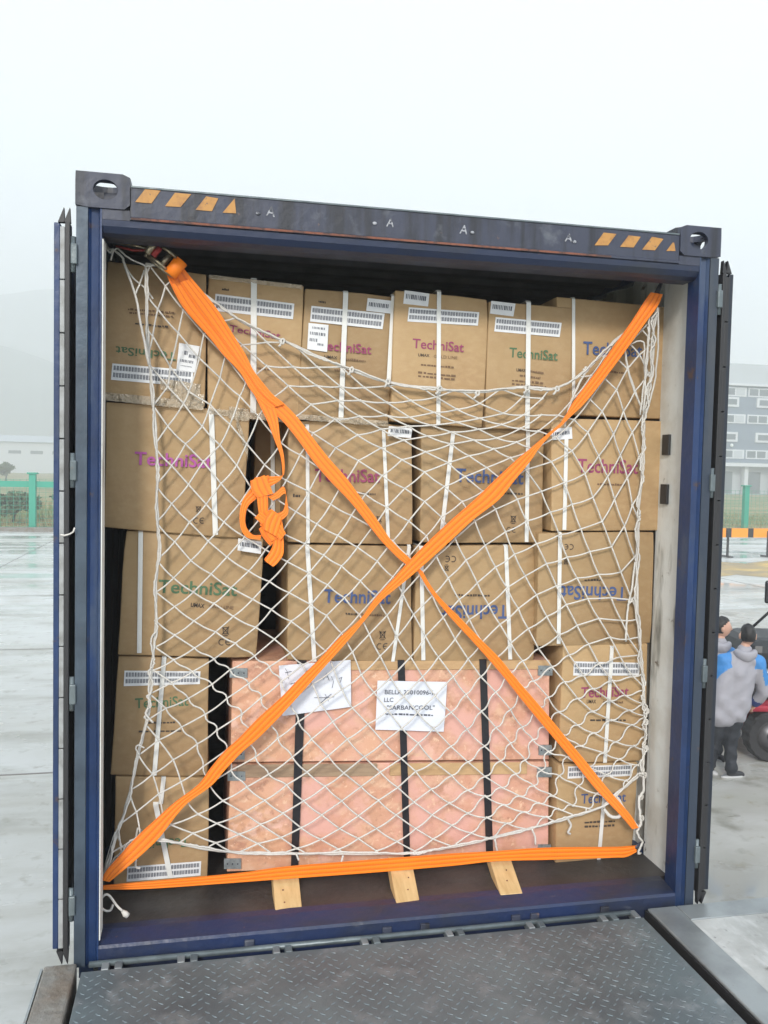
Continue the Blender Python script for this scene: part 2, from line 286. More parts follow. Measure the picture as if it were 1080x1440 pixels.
# ------------------------------------------------------------------ ground and dock
G = -1.6
def sheet(name, pts, z, m, kind='structure'):
    mb = MB(); mb.add([(x, y, z) for x, y in pts], [tuple(range(len(pts)))], m); return tag(mb.build(name), kind=kind)
sheet('yard', [(-60, -12), (90, -12), (90, 40.5), (-60, 40.5)], G+0.004, 'wet_concrete')
sheet('ground', [(-1500, -60), (1500, -60), (1500, 1800), (-1500, 1800)], G-0.02, 'grass')
mb = MB()
for y in (6.5, 13, 19.5, 26, 32.5): mb.box((-60, y, G+0.004), (90, y+0.03, G+0.009), 'joint_dark')
for x in (-14, -7, 9.5, 16, 23): mb.box((x, -12, G+0.0045), (x+0.03, 40, G+0.0095), 'joint_dark')
tag(mb.build('yard_joints'), kind='structure')
mb = MB(); mb.box((-60, 40.5, G-0.1), (60, 41.0, G+0.18), 'curb_concrete', 0.03); tag(mb.build('kerb'), kind='structure')
sheet('wet_paving', [(2.2, -12), (30, -12), (26, 17), (12, 16), (2.2, 12.5)], G+0.0125, 'wet_paving')
mb = MB(); vs = []; fs = []; random.seed(3)
for i in range(41):
    x = 10+i*0.9; w = 1.0+random.random()*1.6; c = 24.0+0.06*(x-18)+random.random()*0.7
    vs += [(x, c-w, G+0.008), (x, c-w*0.4, G+0.05+random.random()*0.04), (x, c+w*0.5, G+0.06+random.random()*0.04), (x, c+w, G+0.008)]
    if i: fs += [((i-1)*4+k, i*4+k, i*4+k+1, (i-1)*4+k+1) for k in range(3)]
mb.add(vs, fs, 'mud', True); tag(mb.build('mud'), kind='structure')

# dock: slab to the right, kerb to the left, pit walls, leveller deck between them
DXL, DXR = -1.185, 0.955
mb = MB()
mb.box((1.13, -9, G), (9, -0.13, -0.004), 'dock_concrete')
tag(mb.build('dock_slab'), kind='structure')
mb = MB(); mb.box((1.13, -0.128, -1.5), (9, -0.02, 0.0), 'edge_steel', 0.004); mb.box((1.0, -9, -0.5), (1.128, -0.02, 0.0), 'edge_steel', 0.004); mb.box((0.990, -9, -0.5), (0.9985, -0.02, -0.007), 'void')  # thin void skin blackens the edging face, painting the shade of the gap
tag(mb.build('dock_edging'), kind='structure')
mb = MB(); mb.box((-1.315, -9, G), (-1.205, -0.02, 0.0), 'curb_concrete', 0.008); mb.box((-1.325, -9, -0.2), (-1.3175, -0.03, -0.004), 'edge_steel')
mb.box((-1.40, -9, G), (-1.33, -0.10, -0.22), 'curb_concrete', 0.01)
tag(mb.build('dock_kerb'), kind='structure')
mb = MB(); mb.box((-9, -9, -1.2), (-1.405, -0.25, -0.55), 'wet_concrete', 0.01); tag(mb.build('ramp_slab'), kind='structure')

lev = thing('dock_leveller', (-0.1, -2, -0.02), 'dark steel chequer plate dock leveller deck in front of the open container', 'dock leveller')
mb = MB(); mb.box((DXL, -9, -0.03), (DXR, -0.068, -0.008), 'deck_steel', 0.002)
random.seed(11)
y = -0.10; row = 0
while y > -1.6:
    x = DXL+0.02+(0.0215 if row % 2 else 0); k = row
    while x < DXR-0.02:
        a = math.radians(38 if (k % 2) else -38)+random.gauss(0, 0.03); c, s_ = math.cos(a), math.sin(a); l, w = 0.0125, 0.0030
        if random.random() > 0.05:
            pts = [(-l, 0), (-l*0.4, -w), (l*0.4, -w), (l, 0), (l*0.4, w), (-l*0.4, w)]; zt = -0.008+0.0022*random.uniform(0.5, 1.1)
            mb.add([(x+p[0]*c-p[1]*s_, y+p[0]*s_+p[1]*c, -0.0083) for p in pts]+[(x+(p[0]*c-p[1]*s_)*.6, y+(p[0]*s_+p[1]*c)*.6, zt) for p in pts],
                   [(6, 7, 8, 9, 10, 11)]+[(i, (i+1) % 6, 6+(i+1) % 6, 6+i) for i in range(6)], 'tread_steel')
        x += 0.043; k += 1
    y -= 0.0245; row += 1
mb.build('deck_plate', lev)
mb = MB(); mb.tube([(DXL+0.02, -0.020, -0.012), (DXR-0.03, -0.020, -0.012)], 0.011, 'grey_steel', 10); mb.build('hinge_rod', lev)
for x in (-1.12, -0.86, -0.52, -0.19, 0.14, 0.47, 0.78, 0.92):
    for dx in (0, 0.045):
        if dx and x > 0.9: continue
        mb = MB(); mb.box((x+dx, -0.069, -0.034), (x+dx+0.026, -0.012, -0.005), 'edge_steel' if dx == 0 else 'deck_steel', 0.003); mb.build('hinge_lug', lev)
mb = MB(); mb.box((DXL, -0.9, -0.30), (DXR, -0.075, -0.034), 'void'); mb.build('under_frame', lev)

# ------------------------------------------------------------------ shipping container
ctn = thing('shipping_container', (0, 0, -0.146), 'weathered blue shipping container with its end doors swung open, loaded with cartons', 'shipping container')
def part(name, fn, parent=ctn, label=None):
    mb = MB(); fn(mb); o = mb.build(name, parent)
    if label: o['label'] = label
    return o
TOP = 2.75
for s in (-1, 1):
    def post(mb, s=s):
        bl = [(1.180, 0.004), (1.171, 0.016), (1.148, 0.020), (1.141, 0.002), (1.136, 0.002), (1.136, 0.085), (1.178, 0.115), (1.219, 0.115), (1.219, 0.05), (1.180, 0.05)]
        extrude(mb, [(s*x, y) for x, y in bl][::s], 'z', -0.03, 2.632, 'blue_paint')
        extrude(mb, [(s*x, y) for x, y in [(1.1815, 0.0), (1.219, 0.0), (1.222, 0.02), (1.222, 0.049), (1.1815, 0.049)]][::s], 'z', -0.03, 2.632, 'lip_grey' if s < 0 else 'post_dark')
    p = part('corner_post', post)
    if s < 0: part('edge_trim', lambda mb: mb.box((-1.1345, 0.004, 0.06), (-1.131, 0.09, 2.53), 'inner_white'), p)
    for z in (2.47, 1.735, 0.955, 0.20):
        def hinge(mb, s=s, z=z):
            x0, x1 = sorted((s*1.214, s*1.236)); mb.box((x0, -0.012, z-0.035), (x1, 0.045, z+0.035), 'grey_steel', 0.004)
            mb.tube([(s*1.229, 0.006, z-0.06), (s*1.229, 0.006, z+0.06)], 0.009, 'grey_steel', 10)
        part('hinge', hinge, p)
    # hollow corner casting
    def casting(mb, s=s):
        def plate(o, u, v, w, h, cx, cy, rx, ry, th, n_):
            o, u, v, n_ = map(Vector, (o, u, v, n_)); N = 24; vs = []; fs = []
            for lay in (0, th):
                for k in range(N):
                    a = 2*math.pi*k/N; ca, sa = math.cos(a), math.sin(a)
                    vs.append(o+u*(cx+rx*ca)+v*(cy+ry*sa)+n_*lay)
                for k in range(N):
                    a = 2*math.pi*k/N; ca, sa = math.cos(a), math.sin(a)
                    t = min((w-cx if ca > 0 else cx)/max(abs(ca), 1e-6), (h-cy if sa > 0 else cy)/max(abs(sa), 1e-6))
                    vs.append(o+u*(cx+t*ca)+v*(cy+t*sa)+n_*lay)
            for k in range(N):
                q = (k+1) % N
                fs += [(k, q, N+q, N+k), (2*N+q, 2*N+k, 3*N+k, 3*N+q), (k, 2*N+k, 2*N+q, q), (N+q, 3*N+q, 3*N+k, N+k)]
            mb.add(vs, fs, 'dark_paint')
        xo, xi = s*1.222, s*1.044; x0 = min(xo, xi); z0 = TOP-0.118
        plate((x0, -0.004, z0), (1, 0, 0), (0, 0, 1), 0.178, 0.118, 0.098 if s < 0 else 0.08, 0.062, 0.041, 0.034, 0.026, (0, 1, 0))
        plate((xo, 0.022, z0), (0, 1, 0), (0, 0, 1), 0.14, 0.118, 0.07, 0.062, 0.058, 0.042, 0.022, (-s, 0, 0))
        plate((x0+0.001, 0.0225, TOP-0.0245), (1, 0, 0), (0, 1, 0), 0.176, 0.139, 0.088, 0.068, 0.072, 0.062, 0.024, (0, 0, 1))
        mb.box((x0+.001, 0.0225, z0), (x0+0.177, 0.162, z0+0.02), 'dark_paint'); mb.box((x0+.001, 0.140, z0+0.021), (x0+0.177, 0.162, TOP-0.025), 'dark_paint')
        a, b = sorted((xi, xi+s*0.02)); mb.box((a, 0.0225, z0+0.021), (b, 0.139, TOP-0.025), 'dark_paint')
    part('corner_casting', casting)
def header(mb):
    prof = [(0.004, 2.71), (0.004, 2.612), (-0.002, 2.607), (-0.002, 2.600), (0.006, 2.596)]
    extrude(mb, prof+[(0.05, 2.596), (0.05, 2.71)], 'x', -1.043, 1.043, 'dark_paint')
    extrude(mb, [(0.002, 2.5955), (0.004, 2.575), (0.02, 2.555), (0.05, 2.546), (0.12, 2.546), (0.12, 2.70), (0.0505, 2.70), (0.0505, 2.5955)], 'x', -1.135, 1.135, 'header_shade_navy')
    mb.box((-1.135, 0.002, 2.5965), (-1.044, 0.05, 2.631), 'dark_paint'); mb.box((1.044, 0.002, 2.5965), (1.135, 0.05, 2.631), 'dark_paint')
    mb.box((-1.04, -0.0045, 2.6), (0.75, -0.002, 2.6075), 'rust')
    extrude(mb, [(0.052, 2.7105), (0.0, 2.7105), (0.0, 2.716), (0.052, 2.716)], 'x', -1.04, 1.04, 'grey_steel')
    # hazard stripes, read off the photograph
    for a in ([190, 284, 213, 286, 226, 268, 204, 266], [232, 290, 254, 291, 269, 273, 246, 271], [275, 295, 298, 297, 307, 279, 290, 276], [313, 299, 332, 300, 330, 279, 330, 279],
              [836, 345, 855, 345, 867, 329, 849, 327], [872, 347, 891, 348, 901, 333, 884, 331], [903, 351, 921, 352, 933, 336, 917, 333], [937, 353, 950, 353, 948, 341, 946, 341]):
        P = [at(a[i], a[i+1], 0.0015) for i in (0, 2, 4, 6)]; mb.quad(*P, 'hazard_yellow')
    for px, py, w, h, st in ((374, 303, 12, 15, 'A'), (543, 318, 11, 14, 'A'), (646, 328, 12, 14, 'A'), (794, 339, 12, 13, 'A')):
        o = at(px, py, 0.0015); mb.text(st, o, (at(px+w, py+2, 0.0015)-o).normalized(), (0.12, 0, 1), w*0.0026, h*0.0024, 'worn_white', 0.01)
    for px, py in ((363, 300), (527, 314), (664, 327), (808, 340)):
        o = at(px, py, 0.001); mb.ball(o, 0.009, 'worn_white', sc=(1, 0.15, 0.7))
part('header_beam', header)
def sill(mb):
    extrude(mb, [(0.0, -0.146), (0.0, 0.030), (0.006, 0.040), (0.09, 0.0525), (0.13, 0.0525), (0.13, -0.146)], 'x', -1.136, 1.136, 'sill_paint')
    for x in (-0.62, -0.1, 0.05, 0.42, 0.5, 0.8): mb.box((x, -0.012, -0.01), (x+0.035, -0.0005, 0.016), 'dark_paint', 0.002)
part('door_sill', sill)
part('floor_panel', lambda mb: [mb.box((-1.176, 0.1305+i*0.0, 0.0), (1.176, 12.0, 0.05), 'floor_ply') for i in range(1)])
for s in (-1, 1):
    def wall(mb, s=s):
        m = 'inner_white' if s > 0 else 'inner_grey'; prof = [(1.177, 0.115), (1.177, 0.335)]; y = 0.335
        while y < 11.9: prof += [(1.210, y+0.068), (1.210, y+0.138), (1.177, y+0.206), (1.177, y+0.276)]; y += 0.278
        pr = [(s*x, yy) for x, yy in prof]; n = len(pr)
        for (zz0, zz1) in ((0.05, 2.66),):
            vs = [(x, yy, zz0) for x, yy in pr]+[(x, yy, zz1) for x, yy in pr]+[(x+s*0.004, yy, zz0) for x, yy in pr]+[(x+s*0.004, yy, zz1) for x, yy in pr]
            mb.add(vs, [(i, i+1, n+i+1, n+i) for i in range(n-1)], m)
            mb.add([], [], 'blue_paint'); k = mb.mi('blue_paint'); o = len(mb.v)-4*n
            for i in range(n-1): mb.f.append((o+2*n+i+1, o+2*n+i, o+3*n+i, o+3*n+i+1)); mb.m.append(k); mb.sm.append(False)
        a, b = sorted((s*1.17, s*1.219)); mb.box((a, 0.165, 2.661), (b, 12.0, 2.72), 'blue_paint'); mb.box((a, 0.132, -0.146), (b, 12.0, 0.049), 'blue_paint')
        # black blocks painting in the shade of the lashing ring recesses
        for z in ((at(936, 611, 0.26).z, at(936, 640, 0.26).z), (at(936, 681, 0.26).z, at(936, 709, 0.26).z)) if s > 0 else ():
            mb.box((1.165, 0.235, z[1]), (1.1765, 0.29, z[0]), 'rubber', 0.002)
    part('side_wall', wall)
def roof(mb):
    prof = []; y = 0.12
    while y < 11.9: prof += [(y, 2.69), (y+0.06, 2.69), (y+0.09, 2.672), (y+0.15, 2.672)]; y += 0.18
    n = len(prof); vs = [(-1.17, a, b) for a, b in prof]+[(1.17, a, b) for a, b in prof]+[(-1.17, a, b+.003) for a, b in prof]+[(1.17, a, b+.003) for a, b in prof]
    mb.add(vs, [(i+1, i, n+i, n+i+1) for i in range(n-1)]+[(2*n+i, 2*n+i+1, 3*n+i+1, 3*n+i) for i in range(n-1)], 'roof_grey')
part('roof_panel', roof)
part('front_wall', lambda mb: mb.box((-1.219, 12.0, -0.146), (1.219, 12.06, 2.75), 'blue_paint'))
for s in (-1, 1):
    def dpanel(mb, s=s):
        def bx(a, b, y0, y1, z0, z1, m, bv=0.003):
            a, b = sorted((s*a, s*b)); mb.box((a, y0, z0), (b, y1, z1), m, bv)
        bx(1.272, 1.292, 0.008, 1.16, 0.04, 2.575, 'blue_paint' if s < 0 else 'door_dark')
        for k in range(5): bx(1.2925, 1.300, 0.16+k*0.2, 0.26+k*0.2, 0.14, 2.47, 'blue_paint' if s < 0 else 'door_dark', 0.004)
    d = part('door', dpanel)
    def gask(mb, s=s):
        for k in range(14):
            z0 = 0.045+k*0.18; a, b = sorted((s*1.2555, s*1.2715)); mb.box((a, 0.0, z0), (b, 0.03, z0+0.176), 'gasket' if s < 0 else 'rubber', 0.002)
        a, b = sorted((s*1.239, s*1.2550)); mb.box((a, -0.002, 0.03), (b, 0.05, 2.575), 'rubber', 0.002)
        for zz, d_ in ((2.575, 0.05), (0.035, -0.05)):
            for x in (1.247, 1.266):
                mb.add([(s*(x-0.010), 0.0, zz), (s*(x+0.012), 0.0, zz), (s*(x-0.007), 0.0, zz+d_), (s*(x-0.010), 0.02, zz), (s*(x+0.012), 0.02, zz), (s*(x-0.007), 0.02, zz+d_)],
                       [(0, 1, 2), (3, 5, 4), (0, 2, 5, 3), (1, 4, 5, 2), (0, 3, 4, 1)], 'rubber')
    part('door_seal', gask, d)
    for y in (0.35, 0.85):
        def rod(mb, s=s, y=y): mb.tube([(s*1.258, y, 0.05), (s*1.258, y, 2.56)], 0.013, 'galvanised', 10)
        part('lock_rod', rod, d)
# white cord hooked on the left door hinge
mb = MB(); mb.tube([Vector(p) for p in [at(105, 742, -0.02), at(103, 748, -0.02), at(98, 751, -0.02), at(91, 753, -0.02), at(85, 752, -0.02)]], 0.003, 'rope'); tag(mb.build('cord_scrap'), 'short white cord hanging between the left door edge and the corner post', 'cord')
# trailer under the container
tr = thing('trailer', (0, 6, G), 'dark steel trailer frame carrying the blue shipping container', 'trailer')
part('frame_rail', lambda mb: mb.box((-0.55, 0.35, -0.45), (-0.40, 12, -0.15), 'barrier_black', 0.01), tr)
part('frame_rail', lambda mb: mb.box((0.40, 0.35, -0.45), (0.55, 12, -0.15), 'barrier_black', 0.01), tr)
part('rear_bolster', lambda mb: mb.box((-1.2, 0.3, -0.32), (1.2, 0.349, -0.15), 'barrier_black', 0.01), tr)
for y in (1.9, 3.2, 4.5):
    part('axle', lambda mb: mb.tube([(-0.9, y, G+0.5), (0.9, y, G+0.5)], 0.06, 'barrier_black', 10), tr)
    for s in (-1, 1):
        w = part('tyre', lambda mb: mb.tube([(s*0.72, y, G+0.5), (s*0.74, y, G+0.5), (s*1.16, y, G+0.5), (s*1.18, y, G+0.5)], [0.46, 0.5, 0.5, 0.46], 'tyre', 28), tr)
        part('rim', lambda mb: mb.tube([(s*1.181, y, G+0.5), (s*1.19, y, G+0.5)], 0.28, 'rim', 24), w)

# ------------------------------------------------------------------ cartons
def lerp2(a, b, t): return (a[0]+(b[0]-a[0])*t, a[1]+(b[1]-a[1])*t)
STICK = []
PRT = []
def pk(kind): PRT.append((kind, MB())); return PRT[-1][1]
def bars(mb0, Q, Y, n=24, rows=2, m='label_ink'):
    """white sticker with rows of small bar codes; Q = TL TR BR BL photo corners"""
    mb = MB(); STICK.append(mb); mb.quad(*[at(*q, Y) for q in (Q[3], Q[2], Q[1], Q[0])], 'label_white')
    def P(u, v):
        a = lerp2(Q[0], Q[1], u); b = lerp2(Q[3], Q[2], u); return at(*lerp2(a, b, v), Y-0.0012)
    for r in range(rows):
        v0 = 0.12+r*(0.84/rows); v1 = v0+0.56/rows
        for k in range(n):
            u = 0.02+0.96*k/n; w = 0.96/n
            for j, (a, b) in enumerate(((0.05, 0.30), (0.40, 0.58), (0.66, 0.78))):
                jit = random.uniform(-0.03, 0.03)
                mb.quad(P(u+w*(a+jit), v1), P(u+w*(b+jit), v1), P(u+w*(b+jit), v0), P(u+w*(a+jit), v0), m)
def sticker(mb, Q, Y, lines, m='label_ink', own=True):
    if own: mb = MB(); STICK.append(mb)
    mb.quad(*[at(*q, Y) for q in (Q[3], Q[2], Q[1], Q[0])], 'label_white')
    def P(u, v):
        a = lerp2(Q[0], Q[1], u); b = lerp2(Q[3], Q[2], u); return at(*lerp2(a, b, v), Y-0.0012)
    for (u0, u1, v0, v1, n) in lines:
        for k in range(n):
            a = u0+(u1-u0)*k/n; b = a+(u1-u0)/n*random.uniform(0.35, 0.8)
            mb.quad(P(a, v1), P(b, v1), P(b, v0), P(a, v0), m)
def writing(mb, st, x0, y0, x1, y1, h, Y, m, bold=0.0):
    """baseline from photo point 0 to photo point 1; h = height in photo pixels"""
    o = at(x0, y0, Y); e_ = at(x1, y1, Y); xd = e_-o; w = xd.length; xd.normalize()
    yd = Vector((-xd.z, 0, xd.x)) * (1 if xd.x != 0 else 1); k = w/math.hypot(x1-x0, y1-y0)
    if mb is None: mb = pk('logo' if st == T_ else 'printed_words')
    mb.text(st, o, xd, yd, w, h*k, m, bold)
def smallprint(mb, x0, y0, x1, y1, Y, m='ink_brown', n=9, h=3.0):
    if mb is None: mb = pk('fine_print')
    random.seed(int(x0*7+y0)); t = 0
    while t < 0.97:
        w = random.uniform(0.03, 0.10)*9/n; a = lerp2((x0, y0), (x1, y1), t); b = lerp2((x0, y0), (x1, y1), min(1, t+w)); hh = h*random.uniform(0.6, 1)
        mb.quad(at(*a, Y), at(*b, Y), at(b[0], b[1]-hh, Y), at(a[0], a[1]-hh, Y), m); t += w+random.uniform(0.012, 0.03)*9/n
def ce(mb, px, py, h, Y, flip=False):
    if mb is None: mb = pk('conformity_mark')
    o = at(px, py, Y); k = 0.0028; sgn = -1 if flip else 1
    for cx, e_ in ((0, 0), (h*0.95*sgn, 1)):
        pts = []
        for i in range(9):
            a = math.radians(60+i*30); pts.append(o+Vector(((cx+sgn*math.cos(a)*h*0.5)*k, 0, (math.sin(a)*h*0.5)*k)))
        for i in range(8):
            a, b = pts[i], pts[i+1]; c = o+Vector((cx*k, 0, 0)); mb.quad(a, b, c+(b-c)*0.74, c+(a-c)*0.74, 'ink_black')
        if e_: mb.quad(*[o+Vector(((cx+sgn*q[0]*h)*k, 0, q[1]*h*k)) for q in ((-0.4, -0.06), (0.1, -0.06), (0.1, 0.07), (-0.4, 0.07))][::sgn], 'ink_black')
def bin_mark(mb, px, py, h, Y, flip=False):
    if mb is None: mb = pk('bin_symbol')
    o = at(px, py, Y); k = 0.0028*h*(-1 if flip else 1)
    def ln(a, b, w=0.05):
        a, b = Vector((a[0], 0, a[1])), Vector((b[0], 0, b[1])); d = (b-a).normalized(); n_ = Vector((-d.z, 0, d.x))*w
        mb.quad(*[o+q*k for q in (a-n_, b-n_, b+n_, a+n_)], 'ink_black')
    for a, b in (((-.35, .4), (-.22, -.4)), ((.35, .4), (.22, -.4)), ((-.22, -.4), (.22, -.4)), ((-.4, .42), (.4, .42)), ((-.45, .55), (.45, -.5)), ((.45, .55), (-.45, -.5)), ((-.3, -.65), (.3, -.65))): ln(a, b)
INKW = {'g': 'ink_green', 'm': 'ink_magenta', 'b': 'ink_blue', 'p': 'ink_purple', 'd': 'ink_blue'}
GRP = 'cardboard cartons stacked in the container'
def carton(label, Q, Y, depth=0.58, decals=None, straps=(), tape=None, squash=0.0):
    """Q: TL TR BR BL photo corners of the front face, Y its distance into the container"""
    F = [at(*q, Y) for q in Q]; B = [p+Vector((0, depth, 0)) for p in F]
    c = (F[2]+F[3]+B[2]+B[3])/4
    t = thing('carton', c, label, 'carton', GRP)
    ph = random.uniform(0, 6); x0 = min(p.x for p in F); x1 = max(p.x for p in F); z0 = min(p.z for p in F); z1 = max(p.z for p in F)
    ck = [(a, b, random.uniform(0, 0.013)*(random.random() < 0.6)) for a in (0, 1) for b in (0, 1)]
    def warp(co):
        co = co.copy(); u = (co.x-x0)/(x1-x0); v = (co.z-z0)/(z1-z0)
        edge = math.sin(math.pi*min(max(u, 0), 1))*math.sin(math.pi*min(max(v, 0), 1))
        co.y += 0.004*edge*math.sin(ph+5*u)*(1 if co.y < Y+0.1 else 0)+0.004*edge*(co.y < Y+0.1)
        for a, b, d_ in ck:
            w_ = max(0, 1-math.hypot((u-a)*(x1-x0), (v-b)*(z1-z0))/0.11)*d_
            if co.y < Y+0.2: co.y += w_; co.x += w_*0.5*(1 if a == 0 else -1); co.z += w_*0.4*(1 if b == 0 else -1)
        co.x += 0.003*math.sin(math.pi*min(max(v, 0), 1))*math.sin(ph*1.7+3*v)*(1 if u > 0.5 else -1)
        return co
    mb = MB(); mb.bevelled(F+B, 'cardboard', 0.005, 2, 5, warp)
    body = mb.build('body', t)
    if decals:
        mb = MB(); STICK.clear(); PRT.clear(); decals(None, Y-0.0015)
        for kd, m2 in PRT: m2.build(kd, t)
        for m2 in STICK: m2.build('sticker', t)
    for sx0, sy0, sx1, sy1, w in straps:
        mb = MB(); a, b = at(sx0, sy0, Y), at(sx1, sy1, Y); h = w*0.0029/2; d = 0.0045
        L = [a+Vector((-h, depth*0.8, 0.005)), a+Vector((-h, 0.004, 0.006)), a+Vector((-h, -d, -0.002)), b+Vector((-h, -d, 0.0))]
        R = [p+Vector((2*h, 0, 0)) for p in L]; mb.ribbon(L, R, 0.0012, 'band_white'); mb.build('plastic_band', t)
    if tape:
        for (px0, py0, px1, py1, w) in tape:
            mb = MB(); n_ = 26; L = []; R = []
            for i in range(n_+1):
                a = lerp2((px0, py0), (px1, py1), i/n_); jw = w*random.uniform(0.92, 1.05); jy = random.uniform(-0.002, 0.001)
                L.append(at(a[0], a[1]-jw/2, Y-0.005+jy)); R.append(at(a[0]+random.uniform(-1, 1), a[1]+jw/2, Y-0.005+random.uniform(-0.002, 0.001)))
            mb.ribbon(L, R, 0.0006, 'tape'); mb.build('packing_tape', t)
    return t
T_ = 'TechniSat'
def dA(mb, Y):
    writing(mb, T_, 248, 496, 163, 487, 12, Y, 'ink_green', 0.012)
    smallprint(mb, 180, 436, 245, 441, Y); smallprint(mb, 182, 441, 243, 446, Y); smallprint(mb, 190, 456, 238, 461, Y, 'ink_black', 7)
    bars(mb, [(158, 511), (272, 521), (270, 544), (156, 534)], Y, 26)
    sticker(mb, [(252, 482), (281, 487), (274, 524), (248, 520)], Y-0.002, [(0.3, 0.5, 0.25, 0.4, 4), (0.55, 0.9, 0.36, 0.48, 5), (0.15, 0.85, 0.58, 0.68, 9), (0.2, 0.8, 0.8, 0.83, 12)])
carton('top left carton with upside-down green lettering, glossy torn tape along its bottom', [(150, 366), (290, 386), (288, 572), (141, 559)], 0.33, 0.55, dA,
       [], [(146, 557, 286, 571, 12), (225, 540, 282, 548, 16), (240, 553, 287, 562, 14)])
def dB(mb, Y):
    smallprint(mb, 312, 408, 322, 409, Y, 'ink_black', 3); bars(mb, [(303, 413), (414, 427), (412, 449), (301, 437)], Y, 26)
    writing(mb, T_, 322, 466, 394, 477, 10, Y, 'ink_magenta', 0.012); smallprint(mb, 325, 515, 380, 521, Y)
carton('carton behind the wide end of the orange strap, second from left in the top row', [(292, 386), (427, 402), (420, 592), (291, 576)], 0.345, 0.55, dB,
       [(357, 393, 356, 582, 8)], [(294, 578, 418, 592, 9), (294, 389, 425, 404, 6)])
def dC(mb, Y):
    smallprint(mb, 448, 425, 458, 427, Y, 'ink_black', 3)
    sticker(mb, [(517, 419), (551, 423), (549, 441), (515, 437)], Y-0.001, [(0.08, 0.92, 0.3, 0.62, 12)])
    bars(mb, [(438, 430), (541, 441), (538, 463), (436, 452)], Y, 25)
    writing(mb, T_, 448, 491, 522, 498, 13, Y, 'ink_magenta', 0.014); sticker(mb, [(434, 454), (462, 457), (460, 495), (432, 491)], Y-0.002, [(0.2, 0.85, 0.12, 0.2, 9), (0.1, 0.9, 0.32, 0.43, 9), (0.1, 0.5, 0.56, 0.68, 5), (0.5, 0.8, 0.72, 0.8, 5)])
    writing(mb, 'UMAX', 456, 503, 474, 505, 4, Y, 'ink_black', 0.02); smallprint(mb, 478, 505, 514, 509, Y); smallprint(mb, 470, 521, 505, 524, Y)
carton('carton with a square sticker over the start of its magenta lettering, top row', [(429, 405), (553, 416), (548, 597), (417, 588)], 0.345, 0.55, dC,
       [(486, 411, 479, 592, 7), (553, 416, 546, 540, 6)], [(420, 586, 546, 596, 8)])
def dD(mb, Y):
    sticker(mb, [(569, 408), (604, 413), (602, 431), (567, 427)], Y, [(0.08, 0.9, 0.25, 0.6, 12)])
    bars(mb, [(575, 432), (674, 439), (672, 458), (573, 452)], Y, 25)
    writing(mb, T_, 580, 489, 652, 495, 13, Y, 'ink_magenta', 0.014)
    writing(mb, 'UMAX', 588, 501, 604, 502, 4, Y, 'ink_black', 0.02); writing(mb, 'GOLD LINE', 610, 503, 643, 505, 4, Y, 'ink_brown')
    smallprint(mb, 592, 514, 640, 518, Y); smallprint(mb, 588, 525, 642, 530, Y, n=6); smallprint(mb, 588, 530, 642, 535, Y, n=6)
carton('carton with magenta lettering and two bar code stickers, middle of the top row', [(556, 408), (687, 420), (680, 602), (549, 592)], 0.325, 0.55, dD, [(617, 410, 616, 598, 6)])
def dE(mb, Y):
    sticker(mb, [(691, 423), (725, 427), (722, 445), (689, 441)], Y, [(0.08, 0.9, 0.25, 0.6, 12)])
    bars(mb, [(697, 446), (790, 454), (787, 474), (695, 466)], Y, 25)
    writing(mb, T_, 716, 502, 784, 507, 13, Y, 'ink_green', 0.014)
    writing(mb, 'UMAX', 726, 522, 739, 523, 4, Y, 'ink_black', 0.02); smallprint(mb, 745, 523, 765, 526, Y); smallprint(mb, 731, 529, 760, 533, Y, n=6); smallprint(mb, 720, 536, 765, 540, Y, n=6); smallprint(mb, 720, 541, 768, 545, Y, n=6)
carton('carton with green lettering below two bar code stickers, fifth in the top row', [(688, 423), (805, 433), (800, 604), (682, 603)], 0.33, 0.53, dE, [(743, 425, 741, 603, 7)])
def dF(mb, Y):
    writing(mb, T_, 820, 498, 903, 502, 17, Y, 'ink_blue', 0.014); smallprint(mb, 838, 522, 880, 526, Y)
carton('darker carton with blue lettering, in the top right corner of the load', [(783, 417), (941, 432), (938, 590), (782, 582)], 0.335, 0.5, dF, [(806, 420, 806, 560, 5)])
# second row
def dG(mb, Y):
    writing(mb, T_, 189, 653, 298, 658, 19, Y, 'ink_purple', 0.016); ce(mb, 276, 732, 9, Y); bin_mark(mb, 279, 716, 8, Y)
carton('large carton with purple lettering at the left wall, second row', [(149, 565), (352, 578), (342, 758), (145, 742)], 0.345, 0.55, dG,
       [(297, 575, 303, 752, 7)], [(322, 580, 350, 584, 18), (332, 588, 349, 640, 16)])
def dG2(mb, Y): pass
carton('narrow dark carton set back in the gap behind the orange strap bundle', [(361, 560), (402, 562), (398, 770), (355, 768)], 0.66, 0.3, dG2, [(383, 580, 384, 760, 6)])
def dH(mb, Y):
    writing(mb, T_, 443, 677, 534, 678, 18, Y, 'ink_magenta', 0.016); smallprint(mb, 490, 694, 530, 696, Y, 'ink_black'); bin_mark(mb, 533, 730, 9, Y); smallprint(mb, 412, 699, 422, 699, Y, 'ink_black', 2, 5)
carton('carton with magenta lettering right of the orange strap bundle, second row', [(405, 590), (580, 598), (580, 766), (403, 763)], 0.365, 0.55, dH, [(432, 598, 433, 764, 5), (539, 603, 546, 765, 5)])
def dI(mb, Y):
    writing(mb, T_, 640, 677, 736, 681, 18, Y, 'ink_blue', 0.016); smallprint(mb, 690, 694, 735, 696, Y, 'ink_black'); bin_mark(mb, 722, 730, 10, Y); ce(mb, 716, 745, 9, Y)
carton('carton with blue lettering left of the steep orange strap, second row', [(592, 598), (766, 604), (763, 763), (590, 764)], 0.365, 0.55, dI, [(637, 607, 619, 762, 6), (742, 605, 740, 762, 6)])
